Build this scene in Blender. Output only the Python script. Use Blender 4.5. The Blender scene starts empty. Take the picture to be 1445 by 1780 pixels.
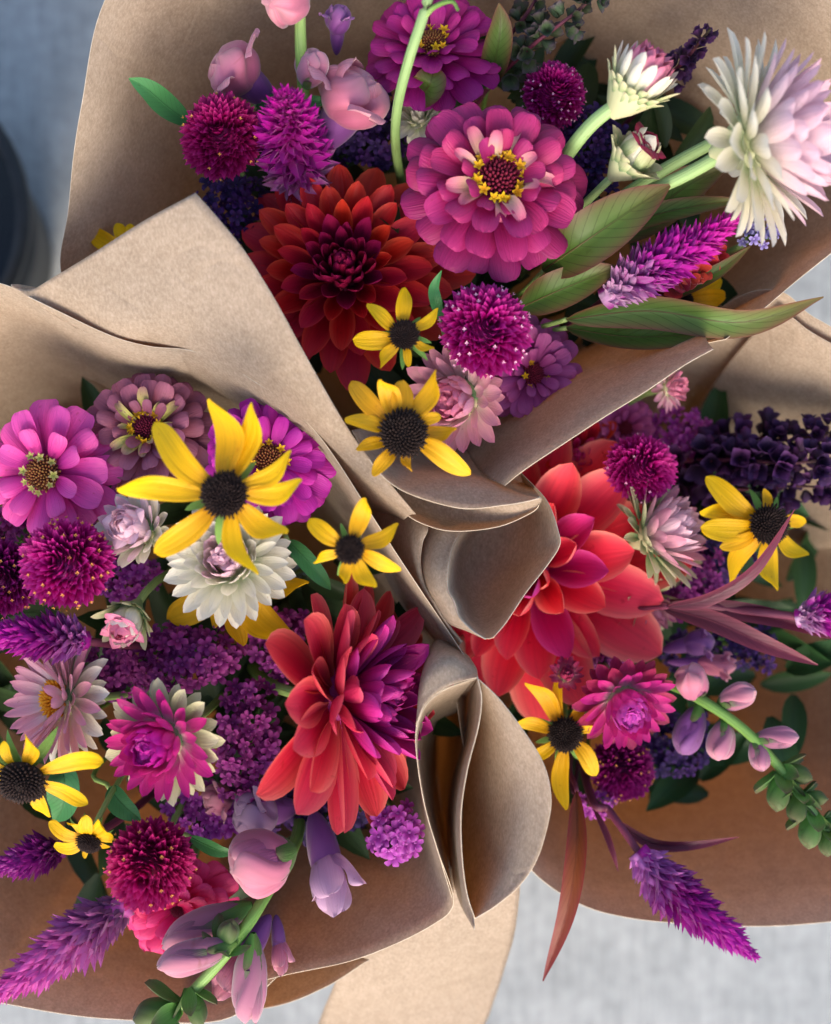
import bpy, bmesh, math, random
from mathutils import Vector, Matrix, Euler

rnd = random.Random(7)
R_ = math.radians
scene = bpy.context.scene
COL = scene.collection

# ------------------------------------------------------------------ camera, world, sun, exposure
CAMZ, ZREF, WID = 1.0, 0.42, 0.36           # metres: lens height, bloom height, picture width at the blooms
PW, PH = 1445.0, 1780.0
K = WID / PW / (CAMZ - ZREF)

cam = bpy.data.cameras.new('camera')
cam.sensor_fit = 'HORIZONTAL'
cam.sensor_width = 36.0
cam.lens = 36.0 * (CAMZ - ZREF) / WID
cam.clip_start, cam.clip_end = 0.01, 100
cam.dof.use_dof = True
cam.dof.focus_distance = CAMZ - 0.435
cam.dof.aperture_fstop = 6.0
camo = bpy.data.objects.new('camera', cam)
camo.location = (0, 0, CAMZ)
COL.objects.link(camo)
scene.camera = camo

SUN_EL, SUN_ROT = R_(37), R_(180)           # from the picture's lower edge
world = bpy.data.worlds.new('World')
scene.world = world
world.use_nodes = True
wn = world.node_tree
sky = wn.nodes.new('ShaderNodeTexSky')
sky.sky_type = 'NISHITA'
sky.sun_disc = False
sky.dust_density, sky.ozone_density = 2.5, 0.6
sky.sun_elevation, sky.sun_rotation = SUN_EL, SUN_ROT
wn.links.new(sky.outputs[0], wn.nodes['Background'].inputs[0])
wn.nodes['Background'].inputs[1].default_value = 0.15
sl = bpy.data.lights.new('sun', 'SUN')
sl.energy, sl.angle, sl.color = 1.2, R_(32), (1.0, 0.88, 0.72)
so = bpy.data.objects.new('sun', sl)
sd = Vector((math.sin(SUN_ROT) * math.cos(SUN_EL), math.cos(SUN_ROT) * math.cos(SUN_EL), math.sin(SUN_EL)))
so.rotation_euler = sd.to_track_quat('Z', 'Y').to_euler()
so.location = (0, 0, 3)
COL.objects.link(so)
vs = scene.view_settings
vs.view_transform, vs.look, vs.gamma, vs.use_curve_mapping = 'Standard', 'None', 1.0, False
vs.exposure = 1.22
scene.render.engine = 'CYCLES'
scene.cycles.max_bounces = 8

# ------------------------------------------------------------------ helpers
def P(px, py, z):
    """the point at height z that the photograph shows at (px, py)"""
    s = K * (CAMZ - z)
    return Vector(((px - PW / 2) * s, (PH / 2 - py) * s, z))

def pxm(r, z):
    return r * K * (CAMZ - z)

def lin(c):
    if isinstance(c, str):
        c = c.lstrip('#')
        c = [int(c[i:i + 2], 16) / 255 for i in (0, 2, 4)]
    return tuple((v / 12.92 if v <= 0.04045 else ((v + 0.055) / 1.055) ** 2.4) for v in c) + (1.0,)

def link(o, parent=None):
    COL.objects.link(o)
    if parent is not None:
        o.parent = parent
    return o

def tag(o, label=None, cat=None, group=None, kind=None):
    if label: o['label'] = label
    if cat: o['category'] = cat
    if group: o['group'] = group
    if kind: o['kind'] = kind
    return o

def mesh_from(name, verts, faces, mat=None, uvs=None, smooth=True):
    me = bpy.data.meshes.new(name)
    me.from_pydata([tuple(v) for v in verts], [], faces)
    if uvs is not None:
        uvl = me.uv_layers.new(name='UVMap')
        vi = [0] * len(me.loops)
        me.loops.foreach_get('vertex_index', vi)
        flat = []
        for i in vi:
            flat.extend(uvs[i])
        uvl.data.foreach_set('uv', flat)
    if smooth:
        me.polygons.foreach_set('use_smooth', [True] * len(me.polygons))
    if mat: me.materials.append(mat)
    me.update()
    return me

def add(name, mesh, parent=None, mat4=None):
    o = bpy.data.objects.new(name, mesh)
    link(o, parent)
    if mat4 is not None:
        o.matrix_basis = mat4
    return o

class MB:
    """collects pieces with uv into one mesh"""
    def __init__(s):
        s.v, s.f, s.uv = [], [], []
    def piece(s, v, f, uv, m=None):
        n = len(s.v)
        s.v.extend([m @ Vector(p) for p in v] if m is not None else v)
        s.f.extend([tuple(i + n for i in q) for q in f])
        s.uv.extend(uv)
    def mesh(s, name, mat):
        return mesh_from(name, s.v, s.f, mat, s.uv)

def catmull(pts, n):
    """n+1 points along a smooth curve through pts (tuples of any length)"""
    m = len(pts) - 1
    out = []
    for k in range(n + 1):
        u = k / n * m
        i = min(int(u), m - 1)
        t = u - i
        p1, p2 = pts[i], pts[i + 1]
        p0 = pts[i - 1] if i > 0 else tuple(2 * a - b for a, b in zip(p1, p2))
        p3 = pts[i + 2] if i + 2 <= m else tuple(2 * b - a for a, b in zip(p1, p2))
        out.append(tuple(0.5 * (2 * b + (c - a) * t + (2 * a - 5 * b + 4 * c - d) * t * t + (3 * b - a - 3 * c + d) * t ** 3)
                         for a, b, c, d in zip(p0, p1, p2, p3)))
    return out

# ------------------------------------------------------------------ materials
def new_mat(name):
    m = bpy.data.materials.new(name)
    m.use_nodes = True
    nt = m.node_tree
    return m, nt, nt.nodes['Principled BSDF'], nt.nodes['Material Output']

def mixc(nt, fac, a, b, mode='MIX'):
    n = nt.nodes.new('ShaderNodeMix')
    n.data_type = 'RGBA'
    n.blend_type = mode
    for sock, v in ((n.inputs[0], fac), (n.inputs[6], a), (n.inputs[7], b)):
        if hasattr(v, 'is_output'): nt.links.new(v, sock)
        else: sock.default_value = v
    return n.outputs[2]

def math_(nt, op, a, b=None):
    n = nt.nodes.new('ShaderNodeMath')
    n.operation = op
    for i, v in enumerate((a, b)):
        if v is None: continue
        if hasattr(v, 'is_output'): nt.links.new(v, n.inputs[i])
        else: n.inputs[i].default_value = v
    return n.outputs[0]

def ramp(nt, fac, stops):
    n = nt.nodes.new('ShaderNodeValToRGB')
    e = n.color_ramp.elements
    while len(e) > 1: e.remove(e[0])
    e[0].position, e[0].color = stops[0]
    for p, c in stops[1:]:
        q = e.new(p)
        q.color = c
    nt.links.new(fac, n.inputs[0])
    return n.outputs[0]

MATS = {}
def petal_mat(name, stops, edge=None, edge_amt=0.5, vein=0.25, vein_n=22, rough=0.5, trans=0.25, var=0.12, leaf=False, sheen=0.0, axis='u', tcol=None):
    """stops: pigment along the petal from base (0) to tip (1)"""
    if name in MATS: return MATS[name]
    m, nt, bsdf, out = new_mat(name)
    uv = nt.nodes.new('ShaderNodeUVMap')
    uv.uv_map = 'UVMap'
    sp = nt.nodes.new('ShaderNodeSeparateXYZ')
    nt.links.new(uv.outputs[0], sp.inputs[0])
    u, v = sp.outputs[0], sp.outputs[1]
    oi = nt.nodes.new('ShaderNodeObjectInfo')
    tc = nt.nodes.new('ShaderNodeTexCoord')
    nz = nt.nodes.new('ShaderNodeTexNoise')
    nz.inputs['Scale'].default_value = 160
    nz.inputs['Detail'].default_value = 3
    nt.links.new(tc.outputs['Object'], nz.inputs['Vector'])
    src = u if axis == 'u' else v
    jit = math_(nt, 'ADD', src, math_(nt, 'MULTIPLY', math_(nt, 'SUBTRACT', nz.outputs[0], 0.5), 0.22))
    col = ramp(nt, jit, [(p, lin(c)) for p, c in stops])
    ed = math_(nt, 'MULTIPLY', math_(nt, 'ABSOLUTE', math_(nt, 'SUBTRACT', v, 0.5)), 2.0)
    if edge:
        col = mixc(nt, math_(nt, 'MULTIPLY', math_(nt, 'POWER', ed, 3.0), edge_amt), col, lin(edge))
    # veins: fine streaks along the length (or feathered out from the midrib of a leaf)
    cb = nt.nodes.new('ShaderNodeCombineXYZ')
    if leaf:
        w = math_(nt, 'SUBTRACT', math_(nt, 'MULTIPLY', u, 11.0), math_(nt, 'MULTIPLY', ed, 2.4))
        fr = math_(nt, 'ABSOLUTE', math_(nt, 'SUBTRACT', math_(nt, 'FRACT', w), 0.5))
        vn = math_(nt, 'MAXIMUM', math_(nt, 'LESS_THAN', fr, 0.045), math_(nt, 'LESS_THAN', ed, 0.05))
    else:
        nt.links.new(math_(nt, 'MULTIPLY', u, 1.2), cb.inputs[0])
        nt.links.new(math_(nt, 'MULTIPLY', v, float(vein_n)), cb.inputs[1])
        nt.links.new(math_(nt, 'MULTIPLY', oi.outputs['Random'], 40.0), cb.inputs[2])
        n2 = nt.nodes.new('ShaderNodeTexNoise')
        n2.inputs['Scale'].default_value = 1.0
        n2.inputs['Detail'].default_value = 2
        nt.links.new(cb.outputs[0], n2.inputs['Vector'])
        vn = n2.outputs[0]
    dark = mixc(nt, 1.0, col, (0.45, 0.42, 0.42, 1) if not leaf else (0.5, 0.42, 0.38, 1), 'MULTIPLY')
    if leaf:
        col = mixc(nt, math_(nt, 'MULTIPLY', vn, vein), col, dark)
    else:
        vf = nt.nodes.new('ShaderNodeMapRange')
        vf.inputs[1].default_value, vf.inputs[2].default_value = 0.42, 0.72
        nt.links.new(vn, vf.inputs[0])
        col = mixc(nt, math_(nt, 'MULTIPLY', vf.outputs[0], vein), col, dark)
    bl = nt.nodes.new('ShaderNodeTexNoise')
    bl.inputs['Scale'].default_value = 5.0
    bl.inputs['Detail'].default_value = 4
    bv = nt.nodes.new('ShaderNodeCombineXYZ')
    nt.links.new(math_(nt, 'MULTIPLY', u, 2.0), bv.inputs[0])
    nt.links.new(v, bv.inputs[1])
    nt.links.new(math_(nt, 'MULTIPLY', oi.outputs['Random'], 90.0), bv.inputs[2])
    nt.links.new(bv.outputs[0], bl.inputs['Vector'])
    bm_ = nt.nodes.new('ShaderNodeMapRange')
    bm_.inputs[1].default_value, bm_.inputs[2].default_value = 0.66, 0.74
    nt.links.new(bl.outputs[0], bm_.inputs[0])
    col = mixc(nt, math_(nt, 'MULTIPLY', bm_.outputs[0], 0.45), col, mixc(nt, 1.0, col, (0.55, 0.36, 0.22, 1), 'MULTIPLY'))
    hs = nt.nodes.new('ShaderNodeHueSaturation')
    nt.links.new(col, hs.inputs['Color'])
    nt.links.new(math_(nt, 'ADD', 1.0 - var, math_(nt, 'MULTIPLY', oi.outputs['Random'], 2 * var)), hs.inputs['Value'])
    nt.links.new(math_(nt, 'ADD', 0.5 - var * 0.09, math_(nt, 'MULTIPLY', oi.outputs['Random'], var * 0.18)), hs.inputs['Hue'])
    col = hs.outputs[0]
    nt.links.new(col, bsdf.inputs['Base Color'])
    rr = nt.nodes.new('ShaderNodeMapRange')
    rr.inputs[3].default_value, rr.inputs[4].default_value = rough - 0.08, rough + 0.14
    nt.links.new(nz.outputs[0], rr.inputs[0])
    nt.links.new(rr.outputs[0], bsdf.inputs['Roughness'])
    bsdf.inputs['Specular IOR Level'].default_value = 0.35
    bsdf.inputs['Sheen Weight'].default_value = sheen
    bp = nt.nodes.new('ShaderNodeBump')
    bp.inputs['Strength'].default_value = 0.6
    bp.inputs['Distance'].default_value = 0.0007
    nt.links.new(vn, bp.inputs['Height'])
    nt.links.new(bp.outputs[0], bsdf.inputs['Normal'])
    if trans > 0:
        tr = nt.nodes.new('ShaderNodeBsdfTranslucent')
        nt.links.new(col, tr.inputs[0])
        mx = nt.nodes.new('ShaderNodeMixShader')
        mx.inputs[0].default_value = trans
        nt.links.new(bsdf.outputs[0], mx.inputs[1])
        nt.links.new(tr.outputs[0], mx.inputs[2])
        nt.links.new(mx.outputs[0], out.inputs[0])
    MATS[name] = m
    return m

def plain(name, c, c2=None, rough=0.6, scale=400, sheen=0.0):
    if name in MATS: return MATS[name]
    m, nt, bsdf, out = new_mat(name)
    tc = nt.nodes.new('ShaderNodeTexCoord')
    nz = nt.nodes.new('ShaderNodeTexNoise')
    nz.inputs['Scale'].default_value = scale
    nz.inputs['Detail'].default_value = 4
    nt.links.new(tc.outputs['Object'], nz.inputs['Vector'])
    col = ramp(nt, nz.outputs[0], [(0.35, lin(c)), (0.68, lin(c2 or c))])
    nt.links.new(col, bsdf.inputs['Base Color'])
    bsdf.inputs['Roughness'].default_value = rough
    bsdf.inputs['Specular IOR Level'].default_value = 0.3
    bsdf.inputs['Sheen Weight'].default_value = sheen
    MATS[name] = m
    return m

def kraft_mat():
    m, nt, bsdf, out = new_mat('kraft_paper')
    tc = nt.nodes.new('ShaderNodeTexCoord')
    def noise(scale, detail, stretch=None, rough=0.55):
        nz = nt.nodes.new('ShaderNodeTexNoise')
        nz.inputs['Scale'].default_value = scale
        nz.inputs['Detail'].default_value = detail
        nz.inputs['Roughness'].default_value = rough
        if stretch:
            mp = nt.nodes.new('ShaderNodeMapping')
            mp.inputs['Scale'].default_value = stretch
            mp.inputs['Rotation'].default_value = (0.3, 0.2, 0.5)
            nt.links.new(tc.outputs['Object'], mp.inputs[0])
            nt.links.new(mp.outputs[0], nz.inputs['Vector'])
        else:
            nt.links.new(tc.outputs['Object'], nz.inputs['Vector'])
        return nz.outputs[0]
    fib = noise(900, 5, (1, 0.55, 1), 0.75)
    blotch = noise(150, 5)
    big = noise(9, 3)
    col = ramp(nt, fib, [(0.3, lin('#94826c')), (0.5, lin('#c2b098')), (0.7, lin('#e4d8c6'))])
    col = mixc(nt, 0.35, col, ramp(nt, blotch, [(0.35, lin('#ab9884')), (0.65, lin('#ccbba8'))]))
    col = mixc(nt, 0.25, col, ramp(nt, big, [(0.35, lin('#ae9c88')), (0.65, lin('#d0c0ae'))]))
    nt.links.new(col, bsdf.inputs['Base Color'])
    bsdf.inputs['Roughness'].default_value = 0.72
    # creases: the edges of large crumple cells
    vo = nt.nodes.new('ShaderNodeTexVoronoi')
    vo.feature = 'DISTANCE_TO_EDGE'
    vo.inputs['Scale'].default_value = 17
    wv = nt.nodes.new('ShaderNodeTexNoise')
    wv.inputs['Scale'].default_value = 12
    nt.links.new(tc.outputs['Object'], wv.inputs['Vector'])
    vm = nt.nodes.new('ShaderNodeVectorMath')
    vm.operation = 'MULTIPLY_ADD'
    nt.links.new(wv.outputs['Color'], vm.inputs[0])
    vm.inputs[1].default_value = (0.12, 0.12, 0.12)
    nt.links.new(tc.outputs['Object'], vm.inputs[2])
    nt.links.new(vm.outputs[0], vo.inputs['Vector'])
    cre = nt.nodes.new('ShaderNodeMapRange')
    cre.inputs[1].default_value, cre.inputs[2].default_value = 0.0, 0.05
    nt.links.new(vo.outputs[0], cre.inputs[0])
    crease = math_(nt, 'MULTIPLY', cre.outputs[0], math_(nt, 'MULTIPLY', math_(nt, 'GREATER_THAN', noise(7, 1), 0.52), 1.6))
    bsdf.inputs['Specular IOR Level'].default_value = 0.3
    bp = nt.nodes.new('ShaderNodeBump')
    bp.inputs['Strength'].default_value = 0.25
    bp.inputs['Distance'].default_value = 0.0006
    nt.links.new(math_(nt, 'ADD', math_(nt, 'ADD', fib, math_(nt, 'MULTIPLY', blotch, 1.5)), crease), bp.inputs['Height'])
    nt.links.new(bp.outputs[0], bsdf.inputs['Normal'])
    tr = nt.nodes.new('ShaderNodeBsdfTranslucent')
    nt.links.new(mixc(nt, 1.0, col, (1.0, 0.70, 0.40, 1), 'MULTIPLY'), tr.inputs[0])
    mx = nt.nodes.new('ShaderNodeMixShader')
    mx.inputs[0].default_value = 0.46
    nt.links.new(bsdf.outputs[0], mx.inputs[1])
    nt.links.new(tr.outputs[0], mx.inputs[2])
    nt.links.new(mx.outputs[0], out.inputs[0])
    return m
KRAFT = kraft_mat()
EDGE = plain('paper_cut_edge', '#bfae96', '#d2c4ae', 0.8, 300)

def concrete_mat():
    m, nt, bsdf, out = new_mat('broomed_concrete')
    tc = nt.nodes.new('ShaderNodeTexCoord')
    def noise(scale, detail, stretch=(1, 1, 1)):
        mp = nt.nodes.new('ShaderNodeMapping')
        mp.inputs['Scale'].default_value = stretch
        nt.links.new(tc.outputs['Object'], mp.inputs[0])
        nz = nt.nodes.new('ShaderNodeTexNoise')
        nz.inputs['Scale'].default_value = scale
        nz.inputs['Detail'].default_value = detail
        nz.inputs['Roughness'].default_value = 0.65
        nt.links.new(mp.outputs[0], nz.inputs['Vector'])
        return nz.outputs[0]
    broom = noise(60, 4, (4.5, 0.28, 1))
    grain = noise(110, 6)
    mott = noise(22, 6)
    col = ramp(nt, broom, [(0.3, lin('#7f8282')), (0.55, lin('#a0a2a1')), (0.75, lin('#b8b9b7'))])
    col = mixc(nt, 0.4, col, ramp(nt, mott, [(0.35, lin('#7b7e7c')), (0.65, lin('#b2b3b0'))]))
    col = mixc(nt, 0.18, col, ramp(nt, grain, [(0.38, lin('#5c6263')), (0.6, lin('#b0b5b5'))]))
    nt.links.new(col, bsdf.inputs['Base Color'])
    bsdf.inputs['Roughness'].default_value = 0.85
    bp = nt.nodes.new('ShaderNodeBump')
    bp.inputs['Strength'].default_value = 0.5
    bp.inputs['Distance'].default_value = 0.002
    nt.links.new(broom, bp.inputs['Height'])
    nt.links.new(bp.outputs[0], bsdf.inputs['Normal'])
    return m

# ------------------------------------------------------------------ ground
g = add('ground', mesh_from('ground', [(-6, -6, 0), (6, -6, 0), (6, 6, 0), (-6, 6, 0)], [(0, 1, 2, 3)], concrete_mat(), smooth=False))
tag(g, 'pale grey broom finished concrete under the bouquets', 'ground', kind='structure')

def lathe(profile, n, mat, name):
    v, f, uv = [], [], []
    for (r, z) in profile:
        for k in range(n):
            a = 2 * math.pi * k / n
            v.append((r * math.cos(a), r * math.sin(a), z))
            uv.append((k / n, 0))
    for i in range(len(profile) - 1):
        for k in range(n):
            f.append((i * n + k, i * n + (k + 1) % n, (i + 1) * n + (k + 1) % n, (i + 1) * n + k))
    return mesh_from(name, v, f, mat, uv)

bk = bpy.data.objects.new('bucket', None)
bk.location = P(-82, 452, 0)
bk.location.z = 0
link(bk)
tag(bk, 'dark slate plastic bucket standing on the concrete behind the bouquets', 'bucket')
BM = plain('dark_plastic', '#14181d', '#1c2127', 0.45, 60)
add('wall', lathe([(0.0, 0.002), (0.075, 0.002), (0.095, 0.15), (0.092, 0.15), (0.073, 0.006), (0.0, 0.006)], 48, BM, 'bucket_wall'), bk)
add('rim', lathe([(0.0925, 0.1515), (0.1, 0.1515), (0.1, 0.142), (0.0965, 0.142)], 48, BM, 'bucket_rim'), bk)
add('water', lathe([(0.0, 0.09), (0.0835, 0.09)], 48, plain('dark_water', '#10151a', '#141b20', 0.1, 20), 'bucket_water'), bk)

# ------------------------------------------------------------------ paper wraps
BASE = {'A': Vector((0.02, 0.10, 0)), 'B': Vector((-0.09, -0.06, 0)), 'C': Vector((0.10, -0.06, 0))}

def sheet(name, rows, parent, nu=None, nv=14, thick=0.0003, wob=0.0012, closed_foot=None, seed=1):
    """a paper surface through several curves given as (px, py, z)"""
    r = random.Random(seed)
    nu = nu or 8 * (max(len(q) for q in rows) - 1)
    crv = []
    for q in rows:
        crv.append([tuple(P(*c)) for c in catmull(q, nu)])
    if closed_foot:
        b, rad = closed_foot
        last = crv[-1]
        foot, mid = [], []
        for c in last:
            d = Vector((c[0] - b.x, c[1] - b.y, 0))
            if d.length < 1e-6: d = Vector((1, 0, 0))
            d.normalize()
            foot.append((b.x + d.x * rad, b.y + d.y * rad, 0.003))
            mp = Vector(c) * 0.45 + Vector(foot[-1]) * 0.55
            mid.append((mp.x - d.x * 0.004, mp.y - d.y * 0.004, mp.z))
        crv += [mid, foot]
    cols = [catmull([crv[k][i] for k in range(len(crv))], nv) for i in range(nu + 1)]
    ph = [r.uniform(0, 6.3) for _ in range(6)]
    v, f, uv = [], [], []
    for i in range(nu + 1):
        for j in range(nv + 1):
            c = Vector(cols[i][j])
            # slight buckles in the paper, and a rim that is not ruler straight
            w = wob * (math.sin(c.x * 46 + ph[0] + c.z * 30) * math.sin(c.y * 39 + ph[1]) + 0.5 * math.sin(c.x * 97 + c.y * 83 + ph[2]))
            c += Vector((w * 0.5, w * 0.5, w if j else w * 0.4))
            c.z = max(c.z, 0.0025)
            v.append(c)
            uv.append((i / nu, j / nv))
    for i in range(nu):
        for j in range(nv):
            a = i * (nv + 1) + j
            f.append((a, a + 1, a + nv + 2, a + nv + 1))
    o = add(name, mesh_from(name, v, f, KRAFT, uv), parent)
    md = o.modifiers.new('thickness', 'SOLIDIFY')
    o.data.materials.append(EDGE)
    md.thickness = thick
    md.offset = 0
    md.material_offset_rim = 1
    return o

def wrap(label):
    w = bpy.data.objects.new('paper_wrap', None)
    link(w)
    return tag(w, label, 'wrapping paper', 'brown paper wraps of the three bouquets')

WA = wrap('brown kraft paper wrap with a wide cream flap, around the bouquet with the white strawflower')
WB = wrap('brown kraft paper wrap around the bouquet with the large yellow black-eyed susan')
WC = wrap('brown kraft paper wrap with a rolled tongue beside the bright coral dahlia')

# bouquet with the pink zinnia ---- back sheet, right wall, front
rimA = [(150, 560, .37), (104, 470, .40), (118, 360, .42), (140, 190, .44), (182, 0, .45), (300, -170, .455), (560, -250, .455), (900, -260, .455), (1250, -200, .455),
        (1500, -20, .45), (1610, 180, .44), (1560, 345, .43), (1450, 436, .425), (1385, 488, .42), (1318, 545, .425), (1262, 590, .44)]
sheet('back_sheet', [rimA], WA, closed_foot=(BASE['A'], 0.025), seed=2, nu=150)
rw0 = [(1240, 607, .455), (1190, 634, .457), (1120, 682, .457), (1040, 732, .456), (960, 785, .455), (906, 822, .453), (876, 846, .45)]
rw1 = [(1225, 590, .437), (1165, 612, .435), (1080, 655, .43), (1000, 700, .43), (920, 750, .425), (868, 790, .425), (838, 822, .425)]
rw2 = [(1190, 540, .36), (1120, 560, .36), (1030, 600, .35), (950, 640, .35), (880, 680, .35), (830, 720, .35), (800, 760, .35)]
sheet('front_sheet', [rw0, rw1, rw2], WA, closed_foot=(BASE['A'], 0.024), seed=3)
# cream flap: outside of the wall that leans in over the flowers
f0 = [(340, 335, .478), (385, 385, .480), (430, 440, .481), (480, 520, .480), (522, 600, .478), (560, 672, .474), (600, 742, .468), (637, 795, .462), (680, 846, .456), (722, 895, .45)]
f1 = [(230, 398, .466), (290, 445, .466), (350, 505, .466), (410, 570, .466), (465, 640, .464), (520, 705, .462), (572, 768, .458), (617, 815, .454), (664, 856, .45), (712, 896, .446)]
f2 = [(66, 498, .450), (120, 540, .446), (190, 588, .440), (280, 608, .434), (370, 655, .428), (450, 705, .424), (530, 765, .42), (590, 825, .42), (645, 872, .42), (700, 905, .42)]
f3 = [(78, 502, .432), (140, 545, .415), (230, 590, .38), (320, 630, .37), (400, 680, .37), (480, 730, .37), (550, 780, .37), (605, 830, .37), (655, 870, .37), (705, 890, .37)]
sheet('cream_flap', [f0, f1, f2, f3], WA, seed=4, nv=34, wob=0.0008, closed_foot=(BASE['A'], 0.026))
# inner lip and the curl at its end
l0 = [(612, 748, .462), (640, 797, .462), (678, 840, .46), (729, 866, .459), (806, 885, .458), (877, 878, .457), (915, 871, .456), (940, 864, .455)]
l1 = [(625, 745, .45), (660, 800, .446), (700, 825, .443), (750, 832, .443), (815, 838, .443), (875, 850, .445), (910, 860, .448), (938, 864, .453)]
l2 = [(650, 740, .42), (690, 790, .41), (720, 800, .41), (760, 808, .41), (815, 816, .415), (865, 836, .425), (903, 853, .435), (937, 862, .45)]
l3 = [(680, 700, .36), (720, 740, .35), (740, 750, .35), (780, 760, .35), (820, 770, .36), (860, 800, .38), (900, 830, .40), (930, 850, .43)]
sheet('front_lip', [l0, l1, l2, l3], WA, seed=5, nv=24, wob=0.0006, closed_foot=(BASE['A'], 0.023))
c0 = [(939, 864, 0.454), (918, 872, 0.449), (880, 877, 0.443), (800, 868, 0.432), (740, 845, 0.422), (690, 825, 0.415)]
c1 = [(942, 868, 0.452), (928, 882, 0.443), (872, 902, 0.436), (795, 904, 0.428), (735, 888, 0.425), (690, 862, 0.425)]
c2 = [(940, 873, 0.449), (926, 890, 0.444), (867, 915, 0.442), (786, 923, 0.441), (730, 909, 0.441), (692, 885, 0.441)]
sheet('rolled_edge', [c0, c1, c2], WA, seed=6, wob=0.0003)

# bouquet with the large black-eyed susan
rimB = [(832, 1176, .432), (775, 1085, .44), (718, 998, .447), (640, 882, .452), (560, 766, .455), (500, 702, .455), (450, 664, .453), (390, 626, .45), (330, 606, .447), (255, 602, .444), (180, 580, .447), (60, 519, .45),
        (0, 490, .45), (-130, 470, .45), (-280, 600, .45), (-360, 900, .45), (-330, 1250, .44), (-220, 1560, .42), (-80, 1725, .41), (0, 1745, .405), (200, 1772, .40), (390, 1772, .40), (480, 1700, .405)]
sheet('back_sheet', [rimB], WB, closed_foot=(BASE['B'], 0.025), seed=8, nu=190)
rb0 = [(330, 1760, .39), (470, 1752, .39), (566, 1716, .39), (640, 1670, .39)]
rb1 = [(330, 1700, .36), (450, 1690, .36), (540, 1650, .36), (600, 1610, .36)]
sheet('under_sheet', [rb0, rb1], WB, closed_foot=(BASE['B'], 0.023), seed=9, nv=10)
lb0 = [(420, 1715, .41), (490, 1697, .413), (600, 1674, .416), (690, 1640, .42), (752, 1608, .424), (785, 1582, .428), (788, 1550, .432), (762, 1480, .44), (738, 1405, .446), (724, 1330, .452), (722, 1270, .455), (738, 1225, .456), (772, 1198, .456), (830, 1178, .455)]
lb1 = [(420, 1630, .385), (490, 1610, .385), (570, 1590, .385), (640, 1560, .39), (700, 1530, .39), (735, 1505, .395), (745, 1475, .40), (738, 1425, .41), (730, 1370, .41), (728, 1315, .41), (732, 1275, .41), (745, 1245, .41), (768, 1225, .41), (800, 1210, .41)]
lb2 = [(420, 1500, .33), (470, 1490, .33), (520, 1470, .33), (580, 1440, .33), (640, 1420, .33), (680, 1400, .33), (700, 1380, .33), (710, 1350, .34), (715, 1320, .34), (718, 1290, .34), (725, 1265, .34), (735, 1250, .34), (750, 1240, .34), (770, 1235, .34)]
sheet('side_sheet', [lb0, lb1, lb2], WB, closed_foot=(BASE['B'], 0.024), seed=10, nu=110, nv=18, wob=0.0007)
# the roll: outer cone, right leaf and the inner S-shaped edge
q0 = [(724, 1262, .4565), (740, 1224, .4575), (772, 1197, .458), (805, 1184, .458), (832, 1177, .458)]
q1 = [(730, 1190, .450), (742, 1165, .452), (765, 1145, .452), (795, 1140, .450), (828, 1160, .446)]
q2 = [(742, 1140, .425), (752, 1120, .425), (765, 1112, .425), (785, 1118, .42), (815, 1140, .42)]
sheet('roll_top', [q0, q1, q2], WB, seed=11, wob=0.0003)
m0 = [(830, 1178, .462), (868, 1215, .464), (908, 1268, .466), (942, 1322, .467), (957, 1372, .467), (956, 1420, .466), (936, 1490, .464), (905, 1538, .462), (862, 1575, .460), (826, 1597, .458)]
m1 = [(832, 1188, .452), (855, 1240, .452), (875, 1290, .452), (892, 1335, .452), (900, 1375, .452), (898, 1420, .452), (886, 1480, .452), (868, 1525, .452), (846, 1562, .452), (824, 1595, .453)]
m2 = [(832, 1195, .43), (840, 1250, .425), (838, 1300, .42), (835, 1340, .418), (832, 1380, .416), (830, 1420, .416), (828, 1470, .418), (826, 1520, .425), (824, 1560, .435), (822, 1592, .446)]
m3 = [(825, 1200, .40), (815, 1260, .385), (800, 1310, .375), (792, 1350, .37), (788, 1390, .37), (786, 1430, .37), (788, 1475, .375), (795, 1520, .39), (805, 1560, .41), (818, 1588, .44)]
sheet('roll_leaf', [m0, m1, m2, m3], WB, seed=12, nv=20, wob=0.0004)
n0 = [(831, 1178, .463), (838, 1215, .464), (832, 1265, .464), (815, 1330, .463), (804, 1390, .462), (801, 1440, .461), (804, 1500, .46), (812, 1555, .459), (826, 1598, .458)]
n1 = [(826, 1184, 0.435), (826, 1225, 0.43), (820, 1275, 0.43), (803, 1335, 0.43), (793, 1390, 0.43), (791, 1440, 0.43), (796, 1500, 0.43), (806, 1552, 0.435), (824, 1594, 0.45)]
n2 = [(812, 1192, 0.37), (806, 1240, 0.36), (798, 1290, 0.35), (784, 1345, 0.345), (776, 1395, 0.345), (776, 1445, 0.345), (782, 1500, 0.36), (796, 1550, 0.39), (818, 1588, 0.43)]
RF = Vector((0.008, -0.13, 0))
sheet('roll_inner', [n0, n1, n2], WB, seed=13, nv=20, wob=0.0003, closed_foot=(RF, 0.02))
x0 = [(787, 1560, .4305), (763, 1482, .4385), (740, 1407, .4445), (726, 1332, .4505), (724, 1272, .4535), (740, 1227, .4545), (774, 1199, .4545), (829, 1180, .4535)]
x1 = [(788, 1550, .40), (772, 1480, .40), (752, 1405, .40), (741, 1335, .40), (740, 1280, .40), (753, 1240, .40), (780, 1212, .40), (822, 1196, .40)]
x2 = [(785, 1540, .33), (778, 1480, .32), (765, 1405, .32), (758, 1345, .32), (757, 1295, .32), (766, 1260, .32), (785, 1235, .32), (808, 1222, .32)]
sheet('roll_side', [x0, x1, x2], WB, seed=14, nv=18, wob=0.0003, closed_foot=(RF, 0.021))

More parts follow.
